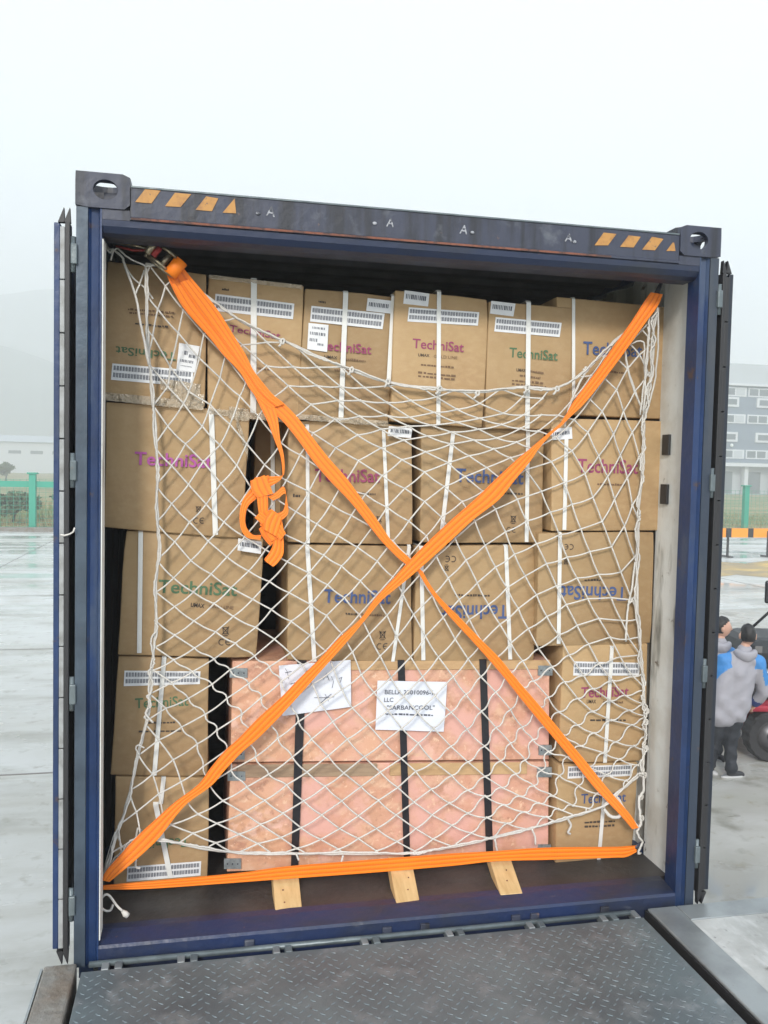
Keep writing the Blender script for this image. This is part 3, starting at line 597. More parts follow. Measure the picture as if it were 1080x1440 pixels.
def dJ(mb, Y):
    writing(mb, T_, 812, 664, 897, 666, 18, Y, 'ink_magenta', 0.014); smallprint(mb, 840, 682, 880, 683, Y)
    sticker(mb, [(775, 604), (804, 600), (805, 617), (777, 619)], Y-0.004, [(0.08, 0.9, 0.3, 0.6, 10)])
carton('carton with magenta lettering against the right wall, second row', [(776, 588), (937, 592), (932, 746), (775, 747)], 0.322, 0.5, dJ, [(796, 615, 793, 745, 6)])
# third row
def dK(mb, Y):
    writing(mb, T_, 222, 833, 333, 838, 19, Y, 'ink_green', 0.016); writing(mb, 'UMAX', 268, 853, 287, 855, 6, Y, 'ink_black', 0.02); writing(mb, 'TWIN LINE', 293, 855, 328, 857, 5, Y, 'ink_brown')
    bin_mark(mb, 317, 887, 11, Y); ce(mb, 312, 903, 10, Y)
carton('carton with green lettering and a long white strip down its left edge, third row', [(176, 745), (371, 757), (362, 926), (165, 921)], 0.365, 0.55, dK, [(198, 748, 196, 918, 6)])
def dL(mb, Y):
    writing(mb, T_, 455, 847, 549, 849, 19, Y, 'ink_blue', 0.016); smallprint(mb, 486, 864, 502, 865, Y, 'ink_black', 4); smallprint(mb, 508, 865, 540, 867, Y); bin_mark(mb, 538, 893, 11, Y); ce(mb, 534, 909, 10, Y)
carton('carton with blue lettering left of the crossing of the straps, third row', [(404, 766), (579, 768), (580, 931), (403, 929)], 0.365, 0.55, dL, [(432, 768, 442, 930, 6), (575, 768, 552, 930, 5)])
def dM(mb, Y):
    writing(mb, T_, 715, 851, 621, 852, 19, Y, 'ink_blue', 0.016); smallprint(mb, 640, 838, 690, 839, Y, 'ink_black'); ce(mb, 637, 786, 10, Y, True); bin_mark(mb, 628, 799, 8, Y, True)
carton('carton printed upside-down in blue right of the crossing of the straps, third row', [(585, 768), (753, 766), (752, 931), (582, 931)], 0.365, 0.55, dM, [(592, 770, 595, 928, 6), (711, 768, 717, 927, 6)])
def dN(mb, Y):
    writing(mb, T_, 882, 826, 789, 824, 18, Y, 'ink_blue', 0.014); smallprint(mb, 822, 817, 845, 817, Y, 'ink_black', 5); ce(mb, 803, 769, 9, Y, True); bin_mark(mb, 796, 790, 8, Y, True)
carton('carton printed upside-down in blue against the right wall, third row', [(757, 749), (921, 748), (917, 906), (754, 909)], 0.325, 0.52, dN, [(787, 750, 785, 905, 6)])
# bottom two rows, left and right of the crates
def dO(mb, Y):
    bars(mb, [(175, 943), (282, 944), (281, 962), (174, 965)], Y, 25); writing(mb, T_, 190, 996, 265, 992, 15, Y, 'ink_green', 0.014); smallprint(mb, 205, 1018, 248, 1017, Y, 'ink_black'); smallprint(mb, 195, 1030, 255, 1029, Y, 'ink_black', 6)
carton('carton with green lettering left of the wooden crates, under the third row', [(165, 922), (294, 927), (293, 1093), (155, 1090)], 0.375, 0.55, dO, [(231, 924, 217, 1090, 6)])
def dP(mb, Y):
    bars(mb, [(179, 1219), (283, 1211), (282, 1231), (178, 1240)], Y, 25)
    writing(mb, T_, 266, 1178, 190, 1182, 14, Y, 'ink_green', 0.014)
carton('bottom left corner carton standing on the floor, bar code sticker at its foot', [(162, 1092), (295, 1094), (291, 1245), (160, 1251)], 0.375, 0.55, dP, [(230, 1095, 226, 1130, 6), (219, 1130, 240, 1234, 7)])
def dR(mb, Y):
    bars(mb, [(807, 930), (900, 932), (899, 950), (806, 950)], Y, 25); writing(mb, T_, 817, 981, 884, 979, 14, Y, 'ink_magenta', 0.014)
    writing(mb, 'UMAX', 825, 989, 838, 989, 5, Y, 'ink_black', 0.02); smallprint(mb, 848, 989, 876, 989, Y); smallprint(mb, 830, 1014, 880, 1014, Y, 'ink_black', 6)
carton('carton with red lettering right of the wooden crates, under the third row', [(792, 907), (911, 905), (906, 1070), (786, 1074)], 0.325, 0.5, dR, [(860, 909, 850, 1072, 6)])
def dS(mb, Y):
    bars(mb, [(799, 1078), (889, 1075), (888, 1091), (798, 1095)], Y, 25); writing(mb, T_, 817, 1130, 880, 1127, 13, Y, 'ink_blue', 0.014)
    smallprint(mb, 822, 1158, 865, 1156, Y, 'ink_black', 6); smallprint(mb, 822, 1164, 865, 1162, Y, 'ink_black', 6)
carton('bottom right corner carton standing on the floor beside the crates', [(785, 1076), (897, 1072), (889, 1210), (781, 1216)], 0.325, 0.5, dS, [(849, 1120, 841, 1212, 6)])
# loose flap stickers wrapped over carton edges
for q, lab in (([(335, 757), (368, 762), (367, 779), (334, 774)], 'small white bar code sticker peeling beside the orange strap bundle'), ([(547, 599), (580, 602), (578, 616), (545, 613)], 'small white bar code sticker in the dark gap under the top row')):
    mb = MB(); P = [at(*p, 0.33) for p in q]; mb.hexa(P+[p+Vector((0, 0.0015, 0)) for p in P], 'label_white'); sticker(mb, q, 0.3285, [(0.1, 0.9, 0.25, 0.6, 12)], own=False); tag(mb.build('sticker'), lab, 'sticker')

# ------------------------------------------------------------------ wooden crates
YC = 0.372
def crate(label, Q, edge_top, old=None, depth=0.7):
    F = [at(*q, YC) for q in Q]; B = [p+Vector((0, depth, 0)) for p in F]; t = thing('wooden_crate', (F[2]+F[3]+B[2]+B[3])/4, label, 'crate', 'wooden crates between the lower cartons')
    mb = MB(); mb.bevelled(F+B, 'osb', 0.003); mb.build('side_panel', t)
    def rail(v0, v1, m, u0=0.0, u1=1.0, out=0.007):
        P = []
        for (u, v) in ((u0, v0), (u1, v0), (u1, v1), (u0, v1)):
            a = lerp2(Q[0], Q[1], u); b = lerp2(Q[3], Q[2], u); P.append(at(*lerp2(a, b, v), YC)+Vector((0, -out, 0)))
        mb = MB(); mb.bevelled(P+[p+Vector((0, out-0.0005, 0)) for p in P], m, 0.0015, 1); mb.build('rail', t)
    rail(*edge_top)
    if old: rail(*old)
    def brk(px, py, w, h):
        P = [at(px, py, YC-0.0085), at(px+w, py, YC-0.0085), at(px+w, py+h, YC-0.0085), at(px, py+h, YC-0.0085)]
        mb = MB(); mb.hexa(P+[p+Vector((0, 0.0082, 0)) for p in P], 'galvanised')
        for k in range(3): mb.ball(at(px+w*(0.2+0.3*k), py+h*0.5, YC-0.009), 0.003, 'dark_paint', 6, 4)
        mb.build('corner_bracket', t)
    x0, y0 = Q[0]; x1, y1 = Q[1]; x2, y2 = Q[2]; x3, y3 = Q[3]
    brk(x0-4, y0+10, 25, 13); brk(x1-16, y1+8, 20, 14); brk(x3-4, y3-18, 24, 14); brk(x2-14, y2-20, 18, 14)
    return t
crate('reddish plywood crate on top, with two white papers fixed to its front', [(327, 930), (773, 928), (772, 1068), (324, 1072)], (0.0, 0.09, 'plank', 0.3), None)
crate('reddish plywood crate underneath, standing on the container floor behind the bottom strap', [(324, 1075), (772, 1071), (771, 1208), (319, 1226)], (0.0, 0.12, 'plank', 0.5, 0.93), (0.0, 0.12, 'plank_old', 0.02, 0.46))
for q, lab in (([(418, 930), (431, 930), (419, 1222), (409, 1222)], 'black steel band crossing the left part of both crates'), ([(559, 929), (569, 929), (577, 1216), (568, 1216)], 'black steel band across the middle of both crates'), ([(674, 928), (684, 928), (694, 1212), (684, 1212)], 'black steel band crossing the right part of both crates')):
    mb = MB(); n_ = 12; L = []; R = []
    for i in range(n_+1):
        L.append(at(*lerp2(q[0], q[3], i/n_), YC-0.011)); R.append(at(*lerp2(q[1], q[2], i/n_), YC-0.011))
    L = [L[0]+Vector((0, 0.6, 0.002)), L[0]+Vector((0, 0.005, 0.002))]+L; R = [R[0]+Vector((0, 0.6, 0.002)), R[0]+Vector((0, 0.005, 0.002))]+R
    mb.ribbon(L, R, 0.0015, 'band_black'); tag(mb.build('steel_band'), lab, 'band', 'black bands round the wooden crates')
def sheetpaper(Q, Y, label, fn):
    t = thing('paper_sheet', at(*Q[3], Y), label, 'paper'); nx, ny = 10, 8; vs = []; fs = []
    for j in range(ny+1):
        for i in range(nx+1):
            a = lerp2(Q[0], Q[1], i/nx); b = lerp2(Q[3], Q[2], i/nx); p = at(*lerp2(a, b, j/ny), Y); p.y += 0.0012*math.sin(i*0.9+j*0.5)-0.0008*math.cos(j*1.3); vs.append(p)
    n1 = (nx+1)*(ny+1); vs += [v+Vector((0, 0.0007, 0)) for v in vs]
    for j in range(ny):
        for i in range(nx):
            a = j*(nx+1)+i; fs.append((a, a+nx+1, a+nx+2, a+1)); fs.append((n1+a, n1+a+1, n1+a+nx+2, n1+a+nx+1))
    mb = MB(); mb.add(vs, fs, 'paper', True); mb.build('sheet', t)
    mb = MB(); fn(mb, Y-0.004); mb.build('writing', t)
def w1(mb, Y):
    random.seed(5)
    def pen(pts, r=0.0011): mb.tube([at(*p, Y) for p in pts], r, 'label_ink', 4)
    pen([(401, 940), (404, 945), (406, 955)]); pen([(401, 946), (410, 944)]); pen([(455, 956), (459, 946), (463, 957)]); pen([(457, 952), (462, 952)]); pen([(466, 951), (469, 958), (467, 967)]); pen([(477, 954), (481, 952), (478, 960)])
    pen([(442, 981), (455, 981), (470, 980)]); pen([(450, 990), (458, 982), (466, 976)]); pen([(457, 976), (462, 986)]); pen([(408, 962), (418, 959)]); pen([(412, 970), (422, 967), (431, 969)]); pen([(430, 944), (440, 942)])
sheetpaper([(392, 936), (493, 928), (494, 994), (397, 1007)], 0.352, 'tilted white paper with handwriting under the orange strap', w1)
def w2(mb, Y):
    writing(mb, 'BELLA 23010096-1,', 541, 976, 612, 977, 6, Y, 'label_ink', 0.01); writing(mb, 'LLC', 540, 987, 553, 987, 6, Y, 'label_ink', 0.01)
    writing(mb, '"SARBANCOOL"', 544, 998, 611, 998, 6, Y, 'label_ink', 0.01); smallprint(mb, 542, 1005, 611, 1007, Y, 'label_ink', 9, 2.6)
sheetpaper([(531, 957), (629, 959), (624, 1029), (528, 1026)], 0.352, 'printed white paper under the middle black band', w2)

# ------------------------------------------------------------------ timber chocks on the floor
def batten(label, Q, w):
    """Q: TL TR BR BL of the sloping face; its top rests on the crate, its foot stands on the sill"""
    yt, yb = 0.345, 0.085
    F = [at(*Q[0], yt-0.02), at(*Q[1], yt-0.02), at(*Q[2], yb), at(*Q[3], yb)]; nrm = (F[2]-F[1]).cross(F[0]-F[1]).normalized()
    if nrm.y < 0: nrm = -nrm
    mb = MB(); mb.bevelled(F+[p+nrm*0.045 for p in F], 'fresh_pine', 0.002, 1)
    for k in range(3): mb.ball(F[0]+(F[1]-F[0])*random.uniform(.3, .7)+(F[3]-F[0])*(0.2+0.25*k)-nrm*0.001, 0.0035, 'rust', 6, 4)
    tag(mb.build('timber_chock'), label, 'timber', 'timber chocks nailed in front of the crates')
batten('pale timber chock nearest the left carton, under the bottom strap', [(383, 1222), (419, 1222), (426, 1289), (388, 1291)], 0.1)
batten('pale timber chock in the middle of the three on the floor', [(546, 1205), (578, 1205), (591, 1271), (558, 1273)], 0.1)
batten('pale timber chock nearest the right wall, with nail marks', [(686, 1200), (715, 1198), (735, 1256), (704, 1258)], 0.1)

# ------------------------------------------------------------------ cargo net
KN = {}
def kn(ox, oy, sc, txt):
    for q in txt.split(';'):
        b, rest = q.split(':'); b = int(b)
        for it in rest.split():
            a, x, y = it.split(','); KN[(int(a), b)] = (ox+float(x)/sc, oy+float(y)/sc)
kn(190, 480, 3.6, '0:0,165,430 1,255,520 2,345,610 3,435,720 4,530,820 5,630,900 6,740,970 7,860,1025;1:-1,165,230 0,245,315 1,340,430 2,430,525 3,515,628 4,585,738 5,713,797 6,814,863 7,920,925;'
   '2:0,272,255 1,380,320 2,480,420 3,565,520 4,655,625 5,765,705 6,880,760 7,990,825;3:0,325,85 1,430,185 2,530,278 3,625,380 4,740,515 5,835,575 6,940,645;4:2,560,210;'
   '-1:1,185,630 2,270,725 3,360,825 4,450,915 5,555,990 6,660,1055;-2:2,185,822 3,275,915 4,370,1012;-3:3,200,1015;5:2,665,125 3,775,225 4,890,320;6:2,800,130 3,920,225 4,1025,300')
kn(190, 760, 3.6, '-3:4,282,102 5,385,170 6,485,240 7,595,298 8,690,350 9,790,410 10,885,480 11,965,560;-2:5,465,84 6,575,155 7,680,208 8,780,265 9,890,325 10,970,380 11,1045,470;-1:7,770,108 8,880,165 9,975,225 10,1060,290;0:8,955,75 9,1045,130;'
   '-4:4,195,190 5,295,262 6,400,320 7,497,385 8,610,440 9,705,500 10,785,570 11,850,630;-5:5,200,335 6,298,408 7,408,463 8,508,520 9,605,585 10,680,640;-6:6,200,480 7,300,545 8,400,600 9,480,655 10,575,725 11,640,795;'
   '-7:7,195,605 8,290,665 9,390,728 10,465,800 11,540,880;-8:8,185,720 9,270,800 10,355,880 11,415,960 12,465,1060;-9:9,155,850 10,235,945 11,315,1030')
kn(440, 480, 3.6, '3:7,140,740 8,265,775 9,375,840 10,485,910 11,575,985;4:5,0,465 6,115,540 7,230,605 8,350,680 9,465,745 10,565,812 11,650,890;5:5,110,395 6,225,475 7,345,540 8,450,600 9,565,662 10,665,735 11,755,812 12,820,910;'
   '6:5,235,380 6,345,445 7,460,500 8,570,560 9,685,615 10,770,685 11,860,760 12,925,850 13,975,965 14,1020,1078;7:3,140,230 4,240,300 5,370,375 6,485,430 7,580,480 8,700,520 9,790,580 10,880,640 11,970,710 12,1035,800;'
   '8:3,260,235 4,375,310 5,490,385 6,600,425 7,700,460 8,815,500 9,915,545 10,1000,590;9:3,385,225 4,495,300 5,615,360 6,730,410 7,840,445 8,930,490;10:4,625,282 5,730,345 6,845,390;11:5,845,315 6,965,365')
kn(660, 480, 3.6, '8:11,285,650 12,365,760 13,410,865 14,455,980;9:11,415,610 12,480,715 13,520,825 14,565,950;10:11,520,555 12,585,670 13,625,790 14,672,912 15,720,1040;11:11,600,460 12,655,580 13,700,685 14,735,800 15,785,935;'
   '12:11,672,355 12,730,470 13,765,575 14,800,690 15,825,830;13:11,745,245 12,780,355 13,825,460;14:11,800,140 12,840,250;7:13,290,910 14,340,1025')
kn(660, 760, 3.6, '9:15,610,57 16,655,172 17,718,290 18,770,405 19,810,500;10:16,767,160 17,822,300;8:15,495,85 16,545,190 17,600,295 18,655,395 19,712,490 20,765,590 21,830,690;7:15,390,118 16,440,230 17,490,325 18,545,430 19,603,525 20,655,625 21,725,710 22,790,785;'
   '6:15,283,180 16,340,275 17,392,385 18,452,478 19,505,580 20,580,685 21,625,750 22,712,810 23,810,860;5:13,80,25 14,133,135 15,190,240 16,248,345 17,298,447 18,350,548 19,418,640 20,480,715 21,548,800 22,620,865 23,718,910;'
   '4:14,40,215 15,97,325 16,155,425 17,210,520 18,270,610 19,325,712 20,400,795 21,452,868 22,548,935 23,632,975;3:15,0,400 16,65,515 17,130,600 18,205,672 19,275,745 20,362,845')
kn(440, 760, 3.6, '4:12,720,-10 13,775,100;3:12,625,80 13,685,190 14,740,300;2:12,540,175 13,605,280 14,660,390 15,720,500 16,785,600 17,850,690;1:10,325,105 11,405,185 12,455,270 13,510,375 14,570,485 15,635,590 16,710,690 17,775,780;'
   '0:10,240,205 11,320,280 12,375,380 13,425,490 14,495,590 15,555,690 16,620,785 17,700,870;-1:11,235,375 12,285,475 13,340,585 14,395,695 15,460,790 16,530,870 17,610,950;-2:12,200,565 13,245,680 14,310,770 15,380,860 16,450,950')
kn(140, 960, 4.1538, '-7:13,910,435 14,988,535;-8:13,768,512 14,860,610 15,965,688;-9:12,605,490 13,637,590 14,720,690 15,840,760 16,940,828;-10:10,345,335 11,430,450 12,475,580 13,505,685 14,575,768 15,685,822 16,815,885 17,925,940;-11:11,310,535 12,345,650 13,370,770 14,415,830 15,545,880 16,680,935;-12:12,215,755 13,238,885;-6:13,1040,325')
kn(380, 980, 4.1538, '-6:14,128,352 15,215,440 16,320,522 17,418,608 18,515,695 19,620,770 20,740,845;-7:15,95,515 16,195,608 17,300,690 18,405,770 19,515,828 20,620,900;-8:16,75,680 17,180,765 18,295,832 19,400,890;-9:17,63,822 18,155,885;'
   '-5:13,165,145 14,240,248 15,338,345 16,430,445 17,530,525 18,632,605 19,735,690 20,850,770 21,950,830;-4:14,365,145 15,450,248 16,548,350 17,643,440 18,745,530 19,840,615 20,945,690 21,1060,750;-3:14,480,65 15,570,160 16,662,265 17,765,360 18,850,435 19,940,540 20,1045,620;'
   '-2:17,865,270 18,955,378 19,1060,460;-1:18,1055,290')
kn(600, 980, 4.1538, '-1:19,240,380 20,340,465 21,440,530 22,545,580 23,655,620 24,770,655;-2:20,240,545 21,340,580 22,450,630 23,570,672 24,700,700;-3:21,240,680 22,350,705 23,470,738;-4:22,260,795;0:18,235,190 19,338,288 20,430,375 21,520,450 22,625,520 23,740,580 24,855,635;'
   '1:18,320,85 19,405,180 20,490,270 21,575,370 22,670,430 23,775,460 24,885,520 25,995,565;2:19,490,75 20,558,176 21,620,250 22,710,320 23,820,350;3:21,682,175 22,795,222;4:24,1020,320')
kn(760, 980, 5.4, '3:23,300,372 24,480,425 25,600,472 26,730,518;4:24,575,342 25,710,372;5:24,690,212;2:25,500,592 26,655,635')
kn(140, 330, 4.1538, '4:1,735,710 0,610,580 -1,490,440 -2,385,300;3:-1,460,575 -2,340,435 -3,240,300;2:-1,412,770 -2,310,592')
TOPB = [(205, 372), (222, 374), (250, 387), (296, 421), (345, 455), (398, 479), (440, 498), (480, 514.7), (545, 537), (618, 546.7), (670, 552), (740, 544), (782, 546), (824, 521), (852, 491), (884, 462), (923, 427)]
RB = [(923, 427), (919, 460), (918, 498), (913, 540), (907, 583), (904, 630), (902, 674), (898, 720), (896, 760), (896, 843), (901, 927), (905, 971), (907, 1008), (907, 1038), (906, 1054), (903, 1085), (901, 1092)]
BB = [(143.6, 1236), (171, 1200), (192, 1181), (229, 1181), (270, 1190), (320, 1198), (398, 1199.5), (483, 1201), (573, 1200), (600, 1196.7), (648, 1189.4), (696, 1177), (749, 1164), (797, 1151), (846, 1134), (868, 1115), (901, 1088)]
LB = [(205, 372), (206, 430), (209.8, 498), (213, 547), (217.8, 591), (220.6, 647), (221, 686), (222, 735), (223, 777), (219, 821), (219, 871), (213.6, 935), (210, 982), (205, 1018), (194, 1063), (180, 1124), (167, 1167), (155, 1205), (143.6, 1236)]
POLY = TOPB+RB[1:]+BB[::-1][1:]+LB[::-1][1:-1]
PA = np.array(POLY)
def inside(x, y):
    c = False; n = len(POLY)
    for i in range(n):
        x1, y1 = POLY[i]; x2, y2 = POLY[(i+1) % n]
        if (y1 > y) != (y2 > y) and x < (x2-x1)*(y-y1)/(y2-y1)+x1: c = not c
    return c
def clip(p, q):      # first crossing of p->q with the border
    best = None; n = len(POLY)
    for i in range(n):
        a, b = np.array(POLY[i]), np.array(POLY[(i+1) % n]); r = np.array(q)-np.array(p); s_ = b-a; d = r[0]*s_[1]-r[1]*s_[0]
        if abs(d) < 1e-9: continue
        w = a-np.array(p); t = (w[0]*s_[1]-w[1]*s_[0])/d; u = (w[0]*r[1]-w[1]*r[0])/d
        if 0 < t <= 1.0 and 0 <= u <= 1 and (best is None or t < best): best = t
    return None if best is None else (p[0]+(q[0]-p[0])*best, p[1]+(q[1]-p[1])*best)
keys = list(KN); K = np.array(keys, float); Vv = np.array([KN[k] for k in keys])
def phi(r): return np.where(r > 0, r*r*np.log(np.maximum(r, 1e-9)), 0)
n = len(K); A = np.zeros((n+3, n+3)); A[:n, :n] = phi(np.linalg.norm(K[:, None]-K[None], axis=2))+np.eye(n)*0.2; A[:n, n] = 1; A[:n, n+1:] = K; A[n, :n] = 1; A[n+1:, :n] = K.T
wts = np.linalg.solve(A, np.vstack([Vv, np.zeros((3, 2))]))
def tps(a, b):
    if (a, b) in KN: return KN[(a, b)]
    r = phi(np.linalg.norm(K-np.array([a, b]), axis=1)); v = r@wts[:n]+wts[n]+a*wts[n+1]+b*wts[n+2]; return (float(v[0]), float(v[1]))
CORN = [(205, 372), (923, 427), (901, 1190), (144, 1236)]
def ny(x, y):
    d = min(math.hypot(x-c[0], y-c[1]) for c in CORN)
    return 0.290-0.085*math.exp(-(d/110)**2)-0.012*math.exp(-((x-580)**2+(y-800)**2)/(2*160**2))
nodes = {}
for a in range(-5, 29):
    for b in range(-15, 17):
        if (a, b) in KN or min(abs(a-k[0])+abs(b-k[1]) for k in keys) <= 2:
            p = tps(a, b)
            if inside(*p): nodes[(a, b)] = p
random.seed(21)
net = MB(); attach = []
def slack(x, y): return math.exp(-((x-775)**2+(y-1070)**2)/(2*85**2))
def slack2(x, y): return math.exp(-((x-335)**2+(y-1005)**2)/(2*55**2))
def cord(p, q, dirn, rad=0.0034):
    L = math.hypot(q[0]-p[0], q[1]-p[1]); 
    if L < 3: return
    mxp, myp = (p[0]+q[0])/2, (p[1]+q[1])/2
    am = 0.5+(3.2*slack(mxp, myp) if dirn == 'u' else 0.6*slack(mxp, myp))+(3.4*slack2(mxp, myp) if dirn == 'd' else 0)
    nx_, ny_ = -(q[1]-p[1])/L, (q[0]-p[0])/L; sg = random.choice((-1, 1)) if am < 1 else 1; pts = []
    for t in (0, 0.18, 0.36, 0.5, 0.64, 0.82, 1):
        o = am*sg*math.sin(2*math.pi*t) if am > 1 else am*sg*math.sin(math.pi*t)
        sag = 0.8*math.sin(math.pi*t)*(1 if L > 22 else 0.3); x = p[0]+(q[0]-p[0])*t+nx_*o; y = p[1]+(q[1]-p[1])*t+ny_*o+sag
        pts.append(at(x, y, ny(x, y)+0.004*math.sin(math.pi*t)*random.uniform(-1, 1)))
    net.tube(pts, rad, 'rope', 6)
for (a, b), p in nodes.items():
    for da, db, dn in ((1, 0, 'd'), (0, 1, 'u'), (-1, 0, 'd'), (0, -1, 'u')):
        k = (a+da, b+db)
        if k in nodes:
            if da+db > 0: cord(p, nodes[k], dn)
        else:
            q = tps(*k) if (min(abs(k[0]-kk[0])+abs(k[1]-kk[1]) for kk in keys) <= 3) else (p[0]+da*25+db*25, p[1]+da*25-db*25)
            c = clip(p, q)
            if c is None: 
                q2 = (p[0]+(q[0]-p[0])*2.5, p[1]+(q[1]-p[1])*2.5); c = clip(p, q2)
            if c is not None and math.hypot(c[0]-p[0], c[1]-p[1]) < 75: cord(p, c, dn); attach.append(c)
    o = at(*p, ny(*p)); net.ball(o, 0.0060, 'rope', 6, 4, (random.uniform(0.8, 1.2), 0.9, random.uniform(0.7, 1.1)))
cn = thing('cargo_net', (0, 0.28, 0.05), 'white knotted rope cargo net stretched over the whole stack of cartons', 'cargo net')
net.build('mesh_cords', cn)
brd = MB(); random.seed(4)
def rope(pts, r, mb, jit=0.8, dy=0.0, yf=None, dens=5):
    C_ = cat_rom(pts, dens); out = []
    for i, c in enumerate(C_):
        x, y = c[0]+random.uniform(-jit, jit), c[1]+random.uniform(-jit, jit); out.append(at(x, y, (yf(x, y) if yf else ny(x, y))+dy))
    mb.tube(out, r, 'rope', 7)
for poly in (TOPB, RB, LB, BB): rope(poly, 0.0055, brd)
brd.build('border_rope', cn)
b2 = MB(); off = lambda P, d, f=1.0: [(x+math.sin(i*1.3*f)*d, y+math.cos(i*1.1*f)*d) for i, (x, y) in enumerate(P)]
for poly in (TOPB, RB, LB, BB): rope(off(cat_rom(poly, 2), 2.4), 0.0038, b2, 0.9, -0.008)
rope(off(cat_rom(RB, 3), 3.5, 1.4), 0.0038, b2, 1.2, -0.014); rope(off(cat_rom(LB[10:14], 4), 4, 1.7), 0.0036, b2, 1.0, -0.012)
rope([(x-7, y) for x, y in RB[1:5]], 0.004, b2, 1, -0.01); rope([(914, 430), (912, 470), (908, 520), (905, 583)], 0.004, b2, 1, -0.012); rope([(926, 432), (925, 500), (919, 545), (908, 583)], 0.004, b2, 1, -0.006)
rope([(878, 487), (883, 520), (893, 552), (906, 580)], 0.0045, b2, 0.5); rope([(878, 487), (904, 480), (906, 505), (908, 550)], 0.0036, b2, 0.5); rope([(896, 843), (884, 850), (881, 880), (880, 902)], 0.0045, b2, 0.5); rope([(893, 790), (888, 830), (884, 850)], 0.0045, b2, .5)
rope([(851, 491), (845, 500), (826, 520), (812, 545), (800, 575), (794, 600)], 0.0048, b2, 0.6)
rope([(903, 1085), (906, 1110), (898, 1125), (901, 1150), (899, 1162), (888, 1152), (866, 1118)], 0.006, b2, 0.8); rope([(849, 1138), (857, 1147), (868, 1149), (873, 1146)], 0.0075, b2, 0.5)
rope([(901, 1160), (896, 1172), (903, 1185), (898, 1198), (901, 1200)], 0.005, b2, 1.2)
b2.build('lacing_rope', cn)
def tie(pts, r=0.0045, Y=0.2, jit=0.4):
    mb = MB(); rope(pts, r, mb, jit, 0, lambda x, y: Y); return mb.build('tie_cord', cn)
tie([(147, 341), (152, 349), (160, 352), (172, 362), (176, 375), (190, 414), (197, 450), (203, 480), (209, 513)], 0.0045, 0.215)
tie([(149, 338), (147, 347), (155, 355), (159, 350), (156, 366)], 0.0035, 0.19); tie([(160, 352), (166, 350), (180, 362), (205, 374)], 0.003, 0.19)
tie([(172, 366), (186, 390), (204, 405), (215, 420)], 0.0034, 0.23); tie([(190, 414), (197, 398), (203, 380)], 0.0034, 0.22)
tie([(144, 1238), (150, 1225), (160, 1208), (170, 1198), (168, 1180), (167, 1167)], 0.0034, 0.22); tie([(144, 1232), (155, 1190), (162, 1170)], 0.002, 0.22)
tie([(191, 1208), (191, 1219), (197, 1221)], 0.0045, 0.26); tie([(193, 1180), (200, 1172), (194, 1165), (191, 1178)], 0.004, 0.26)
tie([(215, 1016), (205, 1004), (209, 995)], 0.004, 0.26); tie([(196, 1062), (191, 1052), (195, 1048), (203, 1052)], 0.003, 0.26)
tie([(696, 1180), (698, 1192), (701, 1201)], 0.0045, 0.26); tie([(748, 1166), (752, 1176), (753, 1188)], 0.0045, 0.26); tie([(797, 1150), (803, 1160), (799, 1170), (802, 1173)], 0.005, 0.26)
tie([(482, 1203), (480, 1214)], 0.004, 0.26); tie([(417, 1201), (420, 1210)], 0.004, 0.26)
for c in ((783, 547), (824, 520), (741, 546), (671, 553), (618, 547), (545, 537), (494, 520), (397, 480)): 
    tie([(c[0]-4, c[1]-1), (c[0]+1, c[1]+3), (c[0]+3, c[1]-2), (c[0]-1, c[1]-3), (c[0]-2, c[1]+4), (c[0]-5, c[1]+7)], 0.0042, 0.272, 0.6)
for c in ((908, 1000), (907, 1015), (907, 1052), (905, 1090), (900, 1120), (901, 1150)):
    tie([(c[0]-3, c[1]), (c[0]+2, c[1]-3), (c[0]+4, c[1]), (c[0]+2, c[1]+4), (c[0]-2, c[1]+3), (c[0]-1, c[1]-1), (c[0]+3, c[1]+1)], 0.004, 0.272, 0.5)
mb = MB(); rope([(159, 1272), (155, 1280), (147, 1280), (141, 1273), (143, 1263), (150, 1258), (156, 1262), (163, 1272), (172, 1281)], 0.0045, mb, 0.2, 0, lambda x, y: 0.12); mb.tube([at(172, 1281, 0.12), at(176, 1285, 0.12), at(180, 1288, 0.12)], [0.006, 0.012, 0.010], 'rope'); tag(mb.build('rope_end'), 'curled white rope end lying on the sill at the left corner', 'rope')

# ------------------------------------------------------------------ orange straps
def sy(x, y): return ny(x, y)-0.020
def strap_mesh(mb, E, dy=0.0, th=0.003, yf=None, k=5):
    """E: rows of (left x, left y, right x, right y) photo edge points"""
    C_ = cat_rom(E, k); yf = yf or sy
    L = [at(c[0], c[1], yf(c[0], c[1])+dy) for c in C_]; R = [at(c[2], c[3], yf(c[2], c[3])+dy) for c in C_]
    mb.ribbon(L, R, th, 'webbing')
s1 = thing('ratchet_strap', at(220, 372, 0.2), 'orange ratchet strap running from the buckle at top left down to the bottom right corner', 'strap')
E1 = [(232, 378, 254, 372), (240, 400, 270, 392), (258, 433, 304, 433), (294, 474, 330, 474), (313, 498, 345, 498), (337, 523, 356, 520), (350, 545, 372, 541), (362, 560, 385, 556), (379, 575, 400, 568), (399, 594, 420, 589), (420, 620, 441, 617), (440, 648, 463, 645), (464, 676, 487, 672), (491, 704, 509, 702), (512, 730, 529, 729), (534, 758, 548, 757), (549, 774, 563, 773), (565, 789, 579, 788), (587, 804, 593, 803)]
mb = MB(); strap_mesh(mb, E1); mb.build('webbing', s1)
mb = MB(); strap_mesh(mb, [(x0, y0, x0+(x1-x0)*0.52, y0+(y1-y0)*.52) for x0, y0, x1, y1 in E1[1:9]], -0.007); mb.build('webbing', s1)
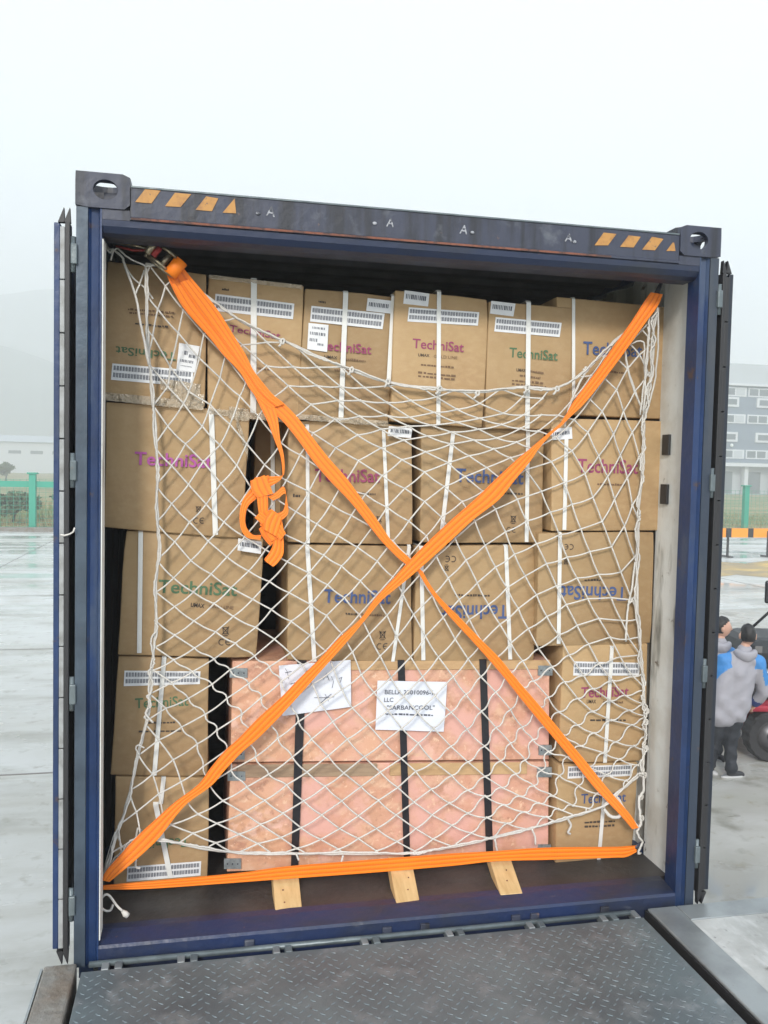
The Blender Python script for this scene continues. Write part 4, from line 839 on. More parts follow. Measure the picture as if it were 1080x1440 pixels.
mb = MB(); strap_mesh(mb, [(x0+(x1-x0)*0.46, y0+(y1-y0)*.46, x1, y1) for x0, y0, x1, y1 in E1[1:9]], -0.012); mb.build('webbing', s1)
mb = MB(); strap_mesh(mb, [(588, 804, 594, 803), (599, 823, 604, 821), (613, 843, 619, 841), (636, 871, 646, 868), (662, 899, 674, 897), (687, 927, 702, 925), (710, 954, 724, 952), (733, 983, 749, 981), (756, 1011, 773, 1009), (783, 1043, 799, 1041), (809, 1074, 824, 1071), (838, 1110, 853, 1107), (873, 1147, 885, 1144), (889, 1166, 898, 1164)], 0.004); mb.build('webbing', s1)
# slack tail and its knotted bundle
tail = MB()
strap_mesh(tail, [(340, 520, 352, 518), (358, 556, 372, 552), (369, 578, 386, 573), (377, 595, 391, 591), (386, 619, 394, 618), (394, 640, 399, 640), (397, 662, 400, 662), (395, 674, 396, 669), (378, 685, 376, 670), (364, 689, 362, 671), (352, 688, 358, 672)], -0.006)
tail.build('slack_tail', s1)
def loop(E, dy, name='bundle_loop'):
    mb = MB(); strap_mesh(mb, E, dy, 0.003, k=6); mb.build(name, s1)
loop([(362, 700, 352, 688), (349, 712, 341, 704), (345, 728, 337, 724), (347, 742, 339, 744), (356, 752, 348, 756), (368, 752, 366, 759)], 0.004)
loop([(378, 668, 366, 672), (376, 690, 362, 692), (377, 706, 362, 706), (378, 724, 364, 722), (388, 738, 366, 740)], -0.012)
loop([(376, 698, 384, 704), (388, 692, 392, 700), (398, 684, 401, 694), (402, 694, 404, 706), (399, 716, 405, 722), (390, 722, 396, 732)], -0.004)
loop([(362, 724, 382, 716), (368, 738, 394, 726), (372, 752, 398, 740), (380, 762, 400, 752)], -0.018)
loop([(358, 728, 366, 720), (372, 740, 378, 728), (386, 752, 394, 738), (394, 760, 402, 750)], -0.026)
loop([(364, 744, 372, 736), (370, 756, 382, 744), (380, 768, 394, 752)], -0.010)
loop([(380, 718, 396, 728), (372, 730, 392, 742), (370, 744, 388, 754)], -0.030)
loop([(384, 748, 398, 746), (384, 765, 399, 766), (378, 778, 398, 780), (372, 786, 390, 792), (374, 790, 384, 797)], -0.014)
loop([(352, 676, 372, 668), (354, 690, 380, 684), (362, 700, 384, 694)], -0.016)
# ratchet buckle
bk = MB(); c0 = at(214, 352, 0.19); c1 = at(247, 378, 0.185); u = (c1-c0).normalized(); v = Vector((0, -1, 0)).cross(u).normalized()
def B_(a, b_, c): return c0+u*a+v*b_+Vector((0, c, 0))
for sgn in (-1, 1):
    P = [B_(-0.005, sgn*0.030, 0), B_(0.045, sgn*0.034, -0.012), B_(0.09, sgn*0.032, -0.01), B_(0.125, sgn*0.03, 0)]
    bk.tube(P, [0.004, 0.007, 0.008, 0.004], 'zinc', 6); P2 = [B_(0.0, sgn*0.026, -0.02), B_(0.05, sgn*0.028, -0.045), B_(0.09, sgn*0.028, -0.03)]; bk.tube(P2, [0.004, 0.006, 0.005], 'zinc', 6)
for a, r in ((-0.004, 0.005), (0.06, 0.012), (0.10, 0.009)): bk.tube([B_(a, -0.036, -0.008), B_(a, 0.036, -0.008)], r, 'zinc', 10)
bk.build('ratchet_buckle', s1)
mb = MB(); mb.tube([B_(0.0, -0.028, -0.045), B_(0.0, 0.028, -0.045)], 0.012, 'zinc', 10); mb.tube([B_(0.02, -0.02, -0.03), B_(0.02, 0.02, -0.03)], 0.012, 'red_grip', 8); mb.build('handle', s1)
mb = MB(); mb.tube([B_(0.105, -0.034, -0.014), B_(0.105, 0.034, -0.014)], 0.026, 'webbing', 14); mb.build('webbing_roll', s1)
mb = MB(); mb.tube([B_(-0.004, 0, -0.004), at(190, 345, 0.20), at(165, 340, 0.21), at(150, 336, 0.23)], 0.006, 'zinc', 8); mb.tube([B_(-0.004, 0, 0.004), at(188, 352, 0.20), at(163, 346, 0.21)], 0.005, 'red_grip', 8); mb.build('hook', s1)
s2 = thing('ratchet_strap', at(923, 410, 0.2), 'orange strap running from the top right corner down to the bottom left corner', 'strap')
mb = MB(); strap_mesh(mb, [(915, 411, 932, 414), (906, 424, 925, 430), (888, 452, 906, 456), (860, 491, 879, 494), (834, 528, 852, 530), (807, 564, 822, 567), (795, 585, 801, 587)], -0.008); mb.build('webbing', s2)
mb = MB(); strap_mesh(mb, [(795, 584, 801, 587), (787, 596, 789, 599), (770, 610, 773, 613), (744, 632, 756, 633), (727, 646, 746, 648), (697, 674, 724, 675), (668, 702, 701, 703), (637, 729, 665, 731), (607, 757, 636, 758), (577, 787, 602, 789), (552, 815, 571, 816), (526, 843, 538, 843), (507, 870, 514, 871), (476, 898, 490, 900), (450, 926, 466, 927), (421, 954, 441, 955), (394, 982, 417, 982), (363, 1010, 391, 1010), (336, 1038, 363, 1038), (316, 1056, 341, 1057), (296, 1080, 318, 1081), (278, 1104, 297, 1105), (246, 1128, 264, 1129), (219, 1152, 243, 1153), (193, 1176, 224, 1178), (171, 1200, 199, 1202), (149, 1225, 171, 1226), (144, 1238, 154, 1240)], -0.010); mb.build('webbing', s2)
mb = MB(); mb.tube([at(924, 412, 0.192), at(929, 400, 0.2), at(932, 390, 0.22)], [0.012, 0.008, 0.006], 'dark_paint', 8); mb.build('hook', s2)
s3 = thing('ratchet_strap', at(520, 1212, 0.25), 'orange strap running level along the bottom of the load, above the timber chocks', 'strap')
s3y = lambda x, y: 0.200+0.05*math.sin(math.pi*min(max((x-144)/752, 0), 1))
mb = MB(); strap_mesh(mb, [(145, 1245, 145, 1251), (212, 1239, 212, 1249.5), (332, 1228, 332, 1241), (398, 1219, 398, 1236), (483, 1212, 483, 1230), (560, 1206, 560, 1224), (640, 1200, 640, 1217), (696, 1197, 696, 1211), (768, 1192, 768, 1209), (860, 1191, 860, 1206), (880, 1190, 880, 1205), (895, 1189, 895, 1198)], 0, 0.003, s3y); mb.build('webbing', s3)
mb = MB(); mb.tube([at(893, 1192, 0.20), at(898, 1188, 0.21), at(905, 1184, 0.24)], 0.008, 'dark_paint', 8); mb.build('hook', s3)

# ------------------------------------------------------------------ things in the yard and beyond
# green mesh fence behind the yard
def fence(x0, x1, y, label, px_posts):
    f = thing('mesh_fence', ((x0+x1)/2, y, G), label, 'fence'); n = int((x1-x0)/3)
    mb = MB(); z1 = G+2.5
    for k in range(int((x1-x0)/0.3)+1): mb.box((x0+k*0.3, y-0.004, G+0.1), (x0+k*0.3+0.012, y+0.004, z1), 'fence_green')
    for k in range(12): mb.box((x0, y-0.012, G+0.15+k*0.21), (x1, y-0.0045, G+0.162+k*0.21), 'fence_green')
    mb.build('mesh_panel', f)
    for x in px_posts:
        mb = MB(); mb.box((x-0.16, y-0.16, G), (x+0.16, y+0.16, z1+0.25), 'fence_green', 0.02); mb.box((x-0.24, y-0.24, z1+0.25), (x+0.24, y+0.24, z1+0.33), 'fence_green', 0.02); mb.build('post', f)
pL = atz(46, 747, G); PX_L = CP[0]+(pL.x-CP[0])*(41.6-CP[1])/(pL.y-CP[1])
fence(-26, 6, 41.6, 'green mesh fence with a thick square post, seen left of the container', [PX_L-9, PX_L, PX_L+9])
mb = MB(); mb.box((-26, 41.55, G+2.1), (6, 41.59, G+2.4), 'fence_green'); o = mb.build('top_rail'); o.parent = bpy.data.objects['mesh_fence']; o.location = -bpy.data.objects['mesh_fence'].location
pR = atz(1047, 742, G); YR = 46.0; PX_R = CP[0]+(pR.x-CP[0])*(YR-CP[1])/(pR.y-CP[1])
fence(20, 60, YR, 'green mesh fence behind the orange barrier on the right', [PX_R-9, PX_R, PX_R+9])
# orange barriers
def barrier(x, y, label):
    b = thing('road_barrier', (x, y, G), label, 'barrier', 'orange and black barriers across the yard')
    mb = MB(); seg = 10
    for k in range(seg):
        mb.box((x-1.3+k*0.26, y-0.03, G+0.82), (x-1.3+(k+1)*0.26-0.001, y+0.03, G+1.20), 'barrier_orange' if k % 4 != 1 else 'barrier_black')
    mb.build('board', b)
    for dx in (-0.95, 0.95):
        mb = MB(); mb.box((x+dx-0.05, y-0.07, G+0.03), (x+dx+0.05, y-0.031, G+1.1), 'barrier_black', 0.005); mb.box((x+dx-0.09, y-0.35, G+0.005), (x+dx+0.09, y+0.3, G+0.05), 'barrier_black', 0.01); mb.build('leg', b)
q = atz(1044, 783, G)
barrier(q.x+0.2, q.y, 'orange and black barrier standing left of the other in the yard'); barrier(q.x+2.95, q.y+0.2, 'orange and black barrier standing right of the other in the yard')
# factory building to the right
fb = thing('factory_building', (140, 150, G), 'grey multi-storey factory building far behind the yard on the right', 'building')
bx0, bx1, by = 62.0, 190.0, 140.0
def up(z): return G+z
mb = MB(); mb.box((bx0, by, up(6.0)), (bx1, by+60, up(20.6)), 'wall_grey'); mb.build('wall', fb)
mb = MB(); mb.box((bx0-0.3, by-0.5, up(20.6)), (bx1+.3, by+60.3, up(24.4)), 'wall_pale'); mb.box((bx0-0.4, by-0.9, up(20.3)), (bx1+.4, by-0.51, up(20.7)), 'trim_white'); mb.build('parapet', fb)
mb = MB(); mb.box((bx0+1, by+1.5, up(0)), (bx1-1, by+58, up(5.99)), 'wall_pale'); mb.build('ground_floor', fb)
for k in range(22):
    mb = MB(); x = bx0+1+k*6; mb.box((x, by-0.3, up(0)), (x+0.8, by+0.6, up(5.3)), 'trim_white'); mb.build('column', fb)
    mb = MB(); mb.box((x+1.6, by+1.4, up(0.2)), (x+4.6, by+1.49, up(4.3)), 'glass_dark'); mb.build('door', fb)
mb = MB(); mb.box((bx0-0.5, by-1.2, up(5.3)), (bx1, by-0.01, up(5.95)), 'trim_white'); mb.build('canopy', fb)
for z in (7.0, 13.6, 18.6):
    for k in range(14):
        x = bx0+0.8+k*9.1; mb = MB(); mb.box((x, by-0.18, up(z-0.25)), (x+8.7, by-0.002, up(z+1.45)), 'trim_white'); w = mb.build('window', fb)
        mb = MB()
        for j in range(4): mb.box((x+0.25+j*2.1, by-0.25, up(z)), (x+0.25+j*2.1+1.75, by-0.181, up(z+1.2)), 'glass_dark' if (j+k) % 3 else 'wall_pale')
        mb.build('pane', w)
for z in (9.9, 16.4):
    for k in range(12):
        x = bx0+8.4+k*10.2; mb = MB(); mb.box((x, by-0.35, up(z)), (x+6.4, by-0.002, up(z+1.8)), 'trim_white'); w = mb.build('window', fb)
        mb = MB(); mb.box((x+0.5, by-0.42, up(z+0.4)), (x+5.9, by-0.351, up(z+1.4)), 'glass_dark'); mb.build('pane', w)
for k in range(10):
    x = bx0+4.2+k*3.3; mb = MB(); mb.ball((x, by-0.5, up(9.2)), 0.32, 'lamp_glass', 10, 8); mb.build('wall_lamp', fb)
# low white buildings to the left, far behind the fence
for (x0, x1, y, h, lab) in ((-75, -38, 262, 9.0, 'long low white building far beyond the fence, at the left edge'), (-34, -12, 300, 10.5, 'low white building with a pale roof, nearer the container edge'), (-10, 60, 330, 9.0, 'long low white shed farthest back, mostly hidden by the container')):
    b = thing('low_building', ((x0+x1)/2, y, G), lab, 'building'); mb = MB(); mb.box((x0, y, G), (x1, y+25, G+h), 'trim_white'); mb.build('wall', b)
    mb = MB(); extrude(mb, [(y-0.8, G+h), (y+26, G+h), (y+12, G+h+2.2)], 'x', x0-0.5, x1+0.5, 'wall_pale'); mb.build('roof', b)
    for k in range(int((x1-x0)/6)):
        mb = MB(); mb.box((x0+1.5+k*6, y-0.1, G+h-3.4), (x0+4.9+k*6, y-0.005, G+h-2.5), 'glass_dark'); mb.build('window', b)
# trees and bushes
def tree(x, y, h, r, label, nleaf, name='tree', z=G, seed=1, cat='tree', ls=0.3):
    random.seed(seed); t = thing(name, (x, y, z), label, cat)
    mb = MB(); mb.tube([(x, y, z), (x+0.1*r, y, z+h*0.35), (x, y, z+h*0.7)], [0.05*h, 0.035*h, 0.012*h], 'bark', 8)
    for k in range(6):
        a = k*1.05; mb.tube([(x, y, z+h*(0.3+0.05*k)), (x+math.cos(a)*r*0.6, y+math.sin(a)*r*0.6, z+h*(0.55+0.05*k))], [0.02*h, 0.006*h], 'bark', 5)
    mb.build('trunk', t); mb = MB(); cl = [(random.gauss(0, 0.45), random.gauss(0, 0.45), random.uniform(-0.5, 0.6), random.uniform(0.3, 0.55)) for _ in range(14)]
    for _ in range(nleaf):
        c = random.choice(cl); d = Vector((random.gauss(0, 1), random.gauss(0, 1), random.gauss(0, 1))).normalized()*c[3]*random.random()**0.4
        p = Vector((x+(c[0]+d.x)*r, y+(c[1]+d.y)*r, z+h*0.62+(c[2]+d.z)*h*0.36)); a = Vector((random.gauss(0, 1), random.gauss(0, 1), random.gauss(0, 1))).normalized(); b = a.orthogonal().normalized()*ls*random.uniform(.6, 1.3); a = a*ls*random.uniform(.6, 1.3)
        mb.add([p-a, p-b*0.6, p+a, p+b*0.6], [(0, 1, 2, 3)], 'leaf')
    mb.build('crown', t)
d = at(8, 673, 150.0); tree(d.x, 150, 3.3, 1.5, 'small round dark tree far off before the white building, at the left edge', 1500, seed=3, ls=0.2)
q = atz(12, 740, G); tree(q.x-0.4, 47, 1.7, 1.5, 'dark green bush behind the green fence at the left edge', 1600, 'bush', seed=5, cat='bush', ls=0.14)
tree(-8.4, 52, 1.6, 1.3, 'yellow-green bush behind the fence beside the container', 1300, 'bush', seed=8, cat='bush', ls=0.13)
tree(34.5, 52, 1.9, 1.4, 'green bush behind the fence post on the right', 1500, 'bush', seed=9, cat='bush', ls=0.14)
random.seed(12)
gm = MB()
for _ in range(9000):
    side = random.random() < 0.5; x = random.uniform(-17, -3) if side else random.uniform(24, 46); y = random.uniform(42, 75); h = random.uniform(0.2, 0.6); w = 0.05
    a = random.uniform(0, 3.14); gm.add([(x, y, G-0.02), (x+math.cos(a)*w, y+math.sin(a)*w, G-0.02), (x+random.gauss(0, 0.12), y+random.gauss(0, 0.12), G+h)], [(0, 1, 2)], 'grass')
tag(gm.build('long_grass'), 'long rough grass growing behind the fences', 'grass', kind='stuff')
# misty hills
def hills(name, y, xs, seed, m='hill_green', depth=160):
    random.seed(seed); vs = []; fs = []; n_ = len(xs)
    for i, (x, h) in enumerate(xs): vs += [(x, y, G-1), (x, y+depth*0.35, G+h*0.6+random.uniform(-2, 2)), (x, y+depth*0.8, G+h), (x, y+depth*2, G-1)]
    for i in range(n_-1): fs += [(i*4+k, (i+1)*4+k, (i+1)*4+k+1, i*4+k+1) for k in range(3)]
    mb = MB(); mb.add(vs, fs, m, True); tag(mb.build(name), kind='structure')
hx = [(x, 196+14*math.sin(x*0.011)+9*math.sin(x*0.037+1)-0.00006*(x+220)**2) for x in range(-660, 240, 20)]
hx = [(x, max(4, h*min(1, (240-x)/160.0))) for x, h in hx]
hills('hill', 860, hx, 3); hills('hill', 600, [(x, max(3, 88+7*math.sin(x*0.03)-0.0006*(x+250)**2)) for x in range(-600, 120, 20)], 5, depth=90)

# ------------------------------------------------------------------ people
def skin_mesh(nodes_, edges, sub=2, remesh=0):
    me = bpy.data.meshes.new('sk'); me.from_pydata([n_[:3] for n_ in nodes_], edges, []); o = bpy.data.objects.new('sk', me); COL.objects.link(o)
    md = o.modifiers.new('Skin', 'SKIN'); md.use_smooth_shade = True; md.branch_smoothing = 0.6
    for i, n_ in enumerate(nodes_):
        r = n_[3]; me.skin_vertices[0].data[i].radius = r if isinstance(r, tuple) else (r, r); me.skin_vertices[0].data[i].use_root = (i == 0)
    if sub: ms = o.modifiers.new('Sub', 'SUBSURF'); ms.levels = sub; ms.render_levels = sub
    if remesh:
        rm = o.modifiers.new('Rm', 'REMESH'); rm.mode = 'VOXEL'; rm.voxel_size = remesh; rm.use_smooth_shade = True
        sm = o.modifiers.new('Sm', 'SMOOTH'); sm.factor = 0.6; sm.iterations = 8
    bpy.context.view_layer.update(); dg = bpy.context.evaluated_depsgraph_get(); m2 = bpy.data.meshes.new_from_object(o.evaluated_get(dg))
    vs = [v.co.copy() for v in m2.vertices]; fs = [tuple(p.vertices) for p in m2.polygons]; bpy.data.objects.remove(o); return vs, fs
def blob_mesh(caps, voxel=0.013, smooth=6):
    '''union of tapered capsules: (p0, r0, p1, r1, depth scale)'''
    mb = MB()
    for p0, r0, p1, r1, ds in caps:
        p0, p1 = Vector(p0), Vector(p1); n_ = max(3, int((p1-p0).length/0.018))
        for i in range(n_+1):
            t = i/n_; mb.ball(p0.lerp(p1, t), r0+(r1-r0)*t, 'rope', 18, 12, (1, ds, 1))
    me = bpy.data.meshes.new('bl'); me.from_pydata(mb.v, [], mb.f); o = bpy.data.objects.new('bl', me); COL.objects.link(o)
    rm = o.modifiers.new('Rm', 'REMESH'); rm.mode = 'VOXEL'; rm.voxel_size = voxel
    sm = o.modifiers.new('Sm', 'SMOOTH'); sm.factor = 0.6; sm.iterations = smooth
    bpy.context.view_layer.update(); m2 = bpy.data.meshes.new_from_object(o.evaluated_get(bpy.context.evaluated_depsgraph_get()))
    vs = [v.co.copy() for v in m2.vertices]; fs = [tuple(p.vertices) for p in m2.polygons]; bpy.data.objects.remove(o); return vs, fs
RXV = Vector((AR[0], AR[1], 0)).normalized(); FYV = Vector((-RXV.y, RXV.x, 0))
def person(base, label, parts_fn, cat='person'):
    t = thing('person', base, label, cat); base = Vector(base)
    def place(name, vs, fs, m, parent=t, fn=None):
        mb = MB(); mb.add([base+RXV*v[0]+FYV*v[1]+Vector((0, 0, v[2])) for v in vs], fs, m, True)
        if fn: fn(mb, vs, fs)
        return mb.build(name, parent)
    parts_fn(place, t); return t
def hand_chain(w, dirv, side):
    """palm and five fingers hanging from wrist w (local coords), roughly along dirv"""
    w = Vector(w); d = Vector(dirv).normalized(); s_ = Vector((0, 1, 0)).cross(d).normalized(); f = Vector((0, 1, 0))
    vs, fs = [], []
    def addc(ns, es, sub=1):
        v2, f2 = skin_mesh(ns, es, sub); o = len(vs); vs.extend(v2); fs.extend([tuple(i+o for i in q_) for q_ in f2])
    p = w; addc([(*w, (0.020, 0.028)), (*(w+d*0.045), (0.016, 0.040)), (*(w+d*0.085), (0.013, 0.038))], [(0, 1), (1, 2)], 2)
    for k, ln in enumerate((0.068, 0.078, 0.072, 0.056)):
        o_ = w+d*0.08+f*(0.027-0.018*k); a = o_+d*ln*0.5+s_*side*-0.006; b = a+d*ln*0.35+s_*side*-0.02
        addc([(*o_, 0.0095), (*a, 0.0088), (*b, 0.0078)], [(0, 1), (1, 2)])
    o_ = w+d*0.03+f*0.028; a = o_+d*0.025+f*0.022; b = a+d*0.03+f*0.006; addc([(*o_, 0.011), (*a, 0.0105), (*b, 0.009)], [(0, 1), (1, 2)])
    return vs, fs
def head(place, c, yaw, t, hairr=1.0):
    """back/side of a head: centre c, face turned by yaw from +y"""
    vs = []; fs = []; N, M_ = 24, 18; cy, sy_ = math.cos(yaw), math.sin(yaw)
    def surf(hair):
        v2 = []
        for i in range(M_+1):
            th = math.pi*i/M_
            for j in range(N):
                ph = 2*math.pi*j/N; x, y, z = math.sin(th)*math.cos(ph), math.sin(th)*math.sin(ph), math.cos(th)
                X, Y, Z = 0.077*x, 0.098*y, 0.118*z
                if z < 0 and y > 0: X *= 1+0.28*z; Y *= 1+0.04*z
                if z < -0.2 and y < 0: Y *= 1+0.35*(z+0.2); 
                if not hair:   # nose, brow, mouth and chin
                    if y > 0.8: Y += 0.024*math.exp(-((x)/0.16)**2-((z+0.12)/0.14)**2)+0.006*math.exp(-((z-0.22)/0.1)**2)+0.006*math.exp(-(x/0.35)**2-((z+0.48)/0.07)**2)+0.008*math.exp(-(x/0.3)**2-((z+0.78)/0.12)**2)
                    if y > 0.6: Y -= 0.008*(math.exp(-((x-0.38)/0.16)**2-((z-0.05)/0.1)**2)+math.exp(-((x+0.38)/0.16)**2-((z-0.05)/0.1)**2))
                v2.append((X, Y, Z))
        f2 = [(i*N+j, i*N+(j+1) % N, (i+1)*N+(j+1) % N, (i+1)*N+j) for i in range(M_) for j in range(N)]
        return v2, f2
    R_ = lambda p: (c[0]+p[0]*cy-p[1]*sy_, c[1]+p[0]*sy_+p[1]*cy, c[2]+p[2])
    v2, f2 = surf(False); return v2, f2, R_
def figure(place, t, J, head_c, yaw, jacket_cols, hair=True, shoulder_blue=True):
    """J: joint dict in local metres (x right, y away from the viewer, z up)"""
    g = lambda k, r: (*J[k], r)
    names = ['pelvis', 'waist', 'chest', 'neck', 'headb', 'lsh', 'lel', 'lwr', 'rsh', 'rel', 'rwr', 'lhip', 'lkn', 'lan', 'rhip', 'rkn', 'ran']
    rad = [(0.11, 0.085), (0.11, 0.08), (0.12, 0.075), (0.052, 0.055), (0.056, 0.06), 0.05, 0.043, 0.028, 0.05, 0.043, 0.028, 0.085, 0.058, 0.036, 0.085, 0.058, 0.036]
    edges = [(0, 1), (1, 2), (2, 3), (3, 4), (2, 5), (5, 6), (6, 7), (2, 8), (8, 9), (9, 10), (0, 11), (11, 12), (12, 13), (0, 14), (14, 15), (15, 16)]
    vs, fs = skin_mesh([g(n_, r) for n_, r in zip(names, rad)], edges)
    hv, hf, R_ = head(place, head_c, yaw, t); o = len(vs); vs += [Vector(R_(p)) for p in hv]; fs += [tuple(i+o for i in q_) for q_ in hf]
    for s_ in (-1, 1):   # ears
        o = len(vs); N = 8
        e_ = [(s_*0.078+s_*0.012*math.cos(2*math.pi*k/N)*0.4, -0.005+0.016*math.cos(2*math.pi*k/N), -0.012+0.032*math.sin(2*math.pi*k/N)) for k in range(N)]
        e2 = [(p[0]+s_*0.014, p[1]-0.01, p[2]) for p in e_]; vs += [Vector(R_(p)) for p in e_+e2]; fs += [tuple(o+k for k in (i, (i+1) % N, N+(i+1) % N, N+i)) for i in range(N)]+[tuple(o+N+k for k in range(N))]
    for w_, el, side in (('lwr', 'lel', -1), ('rwr', 'rel', 1)):
        hv2, hf2 = hand_chain(J[w_], Vector(J[w_])-Vector(J[el]), side); o = len(vs); vs += hv2; fs += [tuple(i+o for i in q_) for q_ in hf2]
    place('body', vs, fs, 'skin')
    def hairf(p): return p[2] > -0.07+0.0*p[1] and (p[1] < 0.045 or p[2] > 0.062) and not (abs(p[0]) > 0.06 and p[1] > 0.0 and p[2] < 0.03)
    hv3 = [(p[0]*1.09, p[1]*1.08-0.003, p[2]*1.07+0.003) for p in hv]; keep = [f for f in hf if all(hairf(hv[i]) for i in f)]
    random.seed(2); hv3 = [(a*(1+random.uniform(-.04, .05)), b*(1+random.uniform(-.04, .05)), c_*(1+random.uniform(-.02, .06))) for a, b, c_ in hv3]
    used = sorted({i for f in keep for i in f}); mp = {v_: i for i, v_ in enumerate(used)}
    inner = [R_(hv[i]) for i in used]; outer = [R_(hv3[i]) for i in used]; n_ = len(used)
    from collections import Counter
    ec = Counter()
    for f in keep:
        for i in range(4): ec[frozenset((f[i], f[(i+1) % 4]))] += 1
    hfs = [tuple(mp[i]+n_ for i in f) for f in keep]
    for f in keep:
        for i in range(4):
            a, b = f[i], f[(i+1) % 4]
            if a != b and ec[frozenset((a, b))] == 1: hfs.append((mp[a], mp[b], mp[b]+n_, mp[a]+n_))
    place('hair', [Vector(p) for p in inner+outer], hfs, 'hair_black')
    # trousers
    vJ = lambda k: Vector(J[k]); caps = [(vJ('pelvis')+Vector((0, 0, 0.06)), 0.155, vJ('pelvis'), 0.16, 0.8)]
    for q_ in 'lr':
        hp, kn_, an = vJ(q_+'hip'), vJ(q_+'kn'), vJ(q_+'an')+Vector((0, 0, 0.01)); caps += [(hp, 0.105, kn_, 0.076, 1), (kn_, 0.076, an, 0.062, 1), (an+Vector((0, 0, 0.05)), 0.066, an, 0.068, 1)]
    vs, fs = blob_mesh(caps); vs = [v+Vector((0.005*math.sin(v.z*50+v.x*20), 0.004*math.sin(v.z*38), 0)) for v in vs]
    place('trousers', vs, fs, 'trouser')
    for k in ('lan', 'ran'):
        a = Vector(J[k]); dr = J.get('foot_dir', {}).get(k, (0.0, 1.0)); dd = Vector((dr[0], dr[1], 0)).normalized()
        vs, fs = skin_mesh([(*(a-dd*0.05+Vector((0, 0, -0.035))), (0.042, 0.045)), (*(a+dd*0.06+Vector((0, 0, -0.05))), (0.045, 0.04)), (*(a+dd*0.17+Vector((0, 0, -0.065))), (0.045, 0.028))], [(0, 1), (1, 2)])
        vs = [Vector((v[0], v[1], max(v[2], 0.012))) for v in vs]; sh = place('shoe', vs, fs, 'shoe_dark')
        so_ = MB(); N = 16; P = [(a-dd*0.015+dd*(0.155*math.cos(2*math.pi*i/N)+0.045)+Vector((-dd.y, dd.x, 0))*0.05*math.sin(2*math.pi*i/N)) for i in range(N)]
        place('sole', [Vector((p.x, p.y, 0.0)) for p in P]+[Vector((p.x, p.y, 0.026)) for p in P], [(i, (i+1) % N, N+(i+1) % N, N+i) for i in range(N)]+[tuple(range(N-1, -1, -1)), tuple(range(N, 2*N))], 'shoe_sole', sh)
    # jacket: torso shell + sleeves
    ch = Vector(J['chest']); pe = Vector(J['pelvis']); wa = Vector(J['waist'])
    lo = Vector(J['hem'])
    nk = vJ('neck'); caps = [(ch-Vector((0.08, 0, 0)), 0.135, wa-Vector((0.09, 0, 0)), 0.145, 0.85), (ch+Vector((0.08, 0, 0)), 0.135, wa+Vector((0.09, 0, 0)), 0.145, 0.85),
            (wa-Vector((0.09, 0, 0)), 0.145, lo-Vector((0.09, 0, 0.02)), 0.15, 0.9), (wa+Vector((0.09, 0, 0)), 0.145, lo+Vector((0.07, 0, 0.02)), 0.15, 0.9), (ch, 0.15, lo, 0.16, 0.85),
            (nk-Vector((0, 0, 0.03)), 0.085, ch, 0.15, 0.9)]
    for q_ in 'lr':
        sh_, el_, wr_ = vJ(q_+'sh'), vJ(q_+'el'), vJ(q_+'wr'); we = wr_*0.93+el_*0.07; caps += [(nk-Vector((0, 0, 0.07)), 0.075, sh_, 0.085, 1), (sh_, 0.088, el_, 0.075, 1), (el_, 0.075, we, 0.056, 1)]
    vs, fs = blob_mesh(caps, 0.011, 5)
    mbj = MB(); base = Vector(t.location); W_ = lambda v: base+RXV*v[0]+FYV*v[1]+Vector((0, 0, v[2]))
    def colour(c):
        for sh, el, wr in (('rsh', 'rel', 'rwr'), ('lsh', 'lel', 'lwr')):
            A_, B2, C2 = map(Vector, (J[sh], J[el], J[wr])); 
            out = 1 if sh == 'rsh' else -1
            if (c-C2).length < 0.085: return jacket_cols[2]
            tt = max(0, min(1, (c-A_).dot(B2-A_)/(B2-A_).length_squared)); pr = A_+(B2-A_)*tt
            if (c-pr).length < 0.135 and (c.x-A_.x)*out > -0.06 and tt < 0.72 and (c.z > A_.z-0.06 or (c.x-pr.x)*out > -0.005): return jacket_cols[1]
        return jacket_cols[0]
    wv = [W_(v) for v in vs]; 
    fold = lambda v: 0.007*math.sin(v[0]*26+v[2]*17+2*math.sin(v[2]*9))+0.003*math.sin(v[2]*40-v[0]*30)
    vc = Vector((0, 0, 0))
    for v in vs: vc += v
    vc /= len(vs); wv = [W_(v+(v-Vector((vc.x, vc.y, v.z))).normalized()*fold(v)) for v in vs]
    mbj.v = [tuple(p) for p in wv]
    for f in fs:
        c = Vector((0, 0, 0))
        for i in f: c += vs[i]
        c /= len(f); mbj.f.append(f); mbj.m.append(mbj.mi(colour(c))); mbj.sm.append(True)
    jk = mbj.build('jacket', t)
    # hood lying on the shoulders, collar
    hc = Vector(J['neck'])+Vector((0, -0.05, -0.03)); vs, fs = skin_mesh([(*(hc+Vector((-0.11, 0.05, 0.0))), (0.035, 0.04)), (*(hc+Vector((-0.08, -0.03, -0.02))), (0.045, 0.055)), (*(hc+Vector((-0.01, -0.065, -0.05))), (0.05, 0.075)), (*(hc+Vector((0.07, -0.03, -0.02))), (0.045, 0.055)), (*(hc+Vector((0.11, 0.05, 0.0))), (0.035, 0.04))], [(0, 1), (1, 2), (2, 3), (3, 4)])
    place('hood', vs, fs, jacket_cols[0], jk)
pb = atz(1020, 1092, G)
def pxm(p): return FPX/float((np.array(p)-CP)@AF)
PM1 = pxm(pb)
def pm(px, py, y=0.0): return ((px-1020)/PM1, y, (1092-py)/PM1)
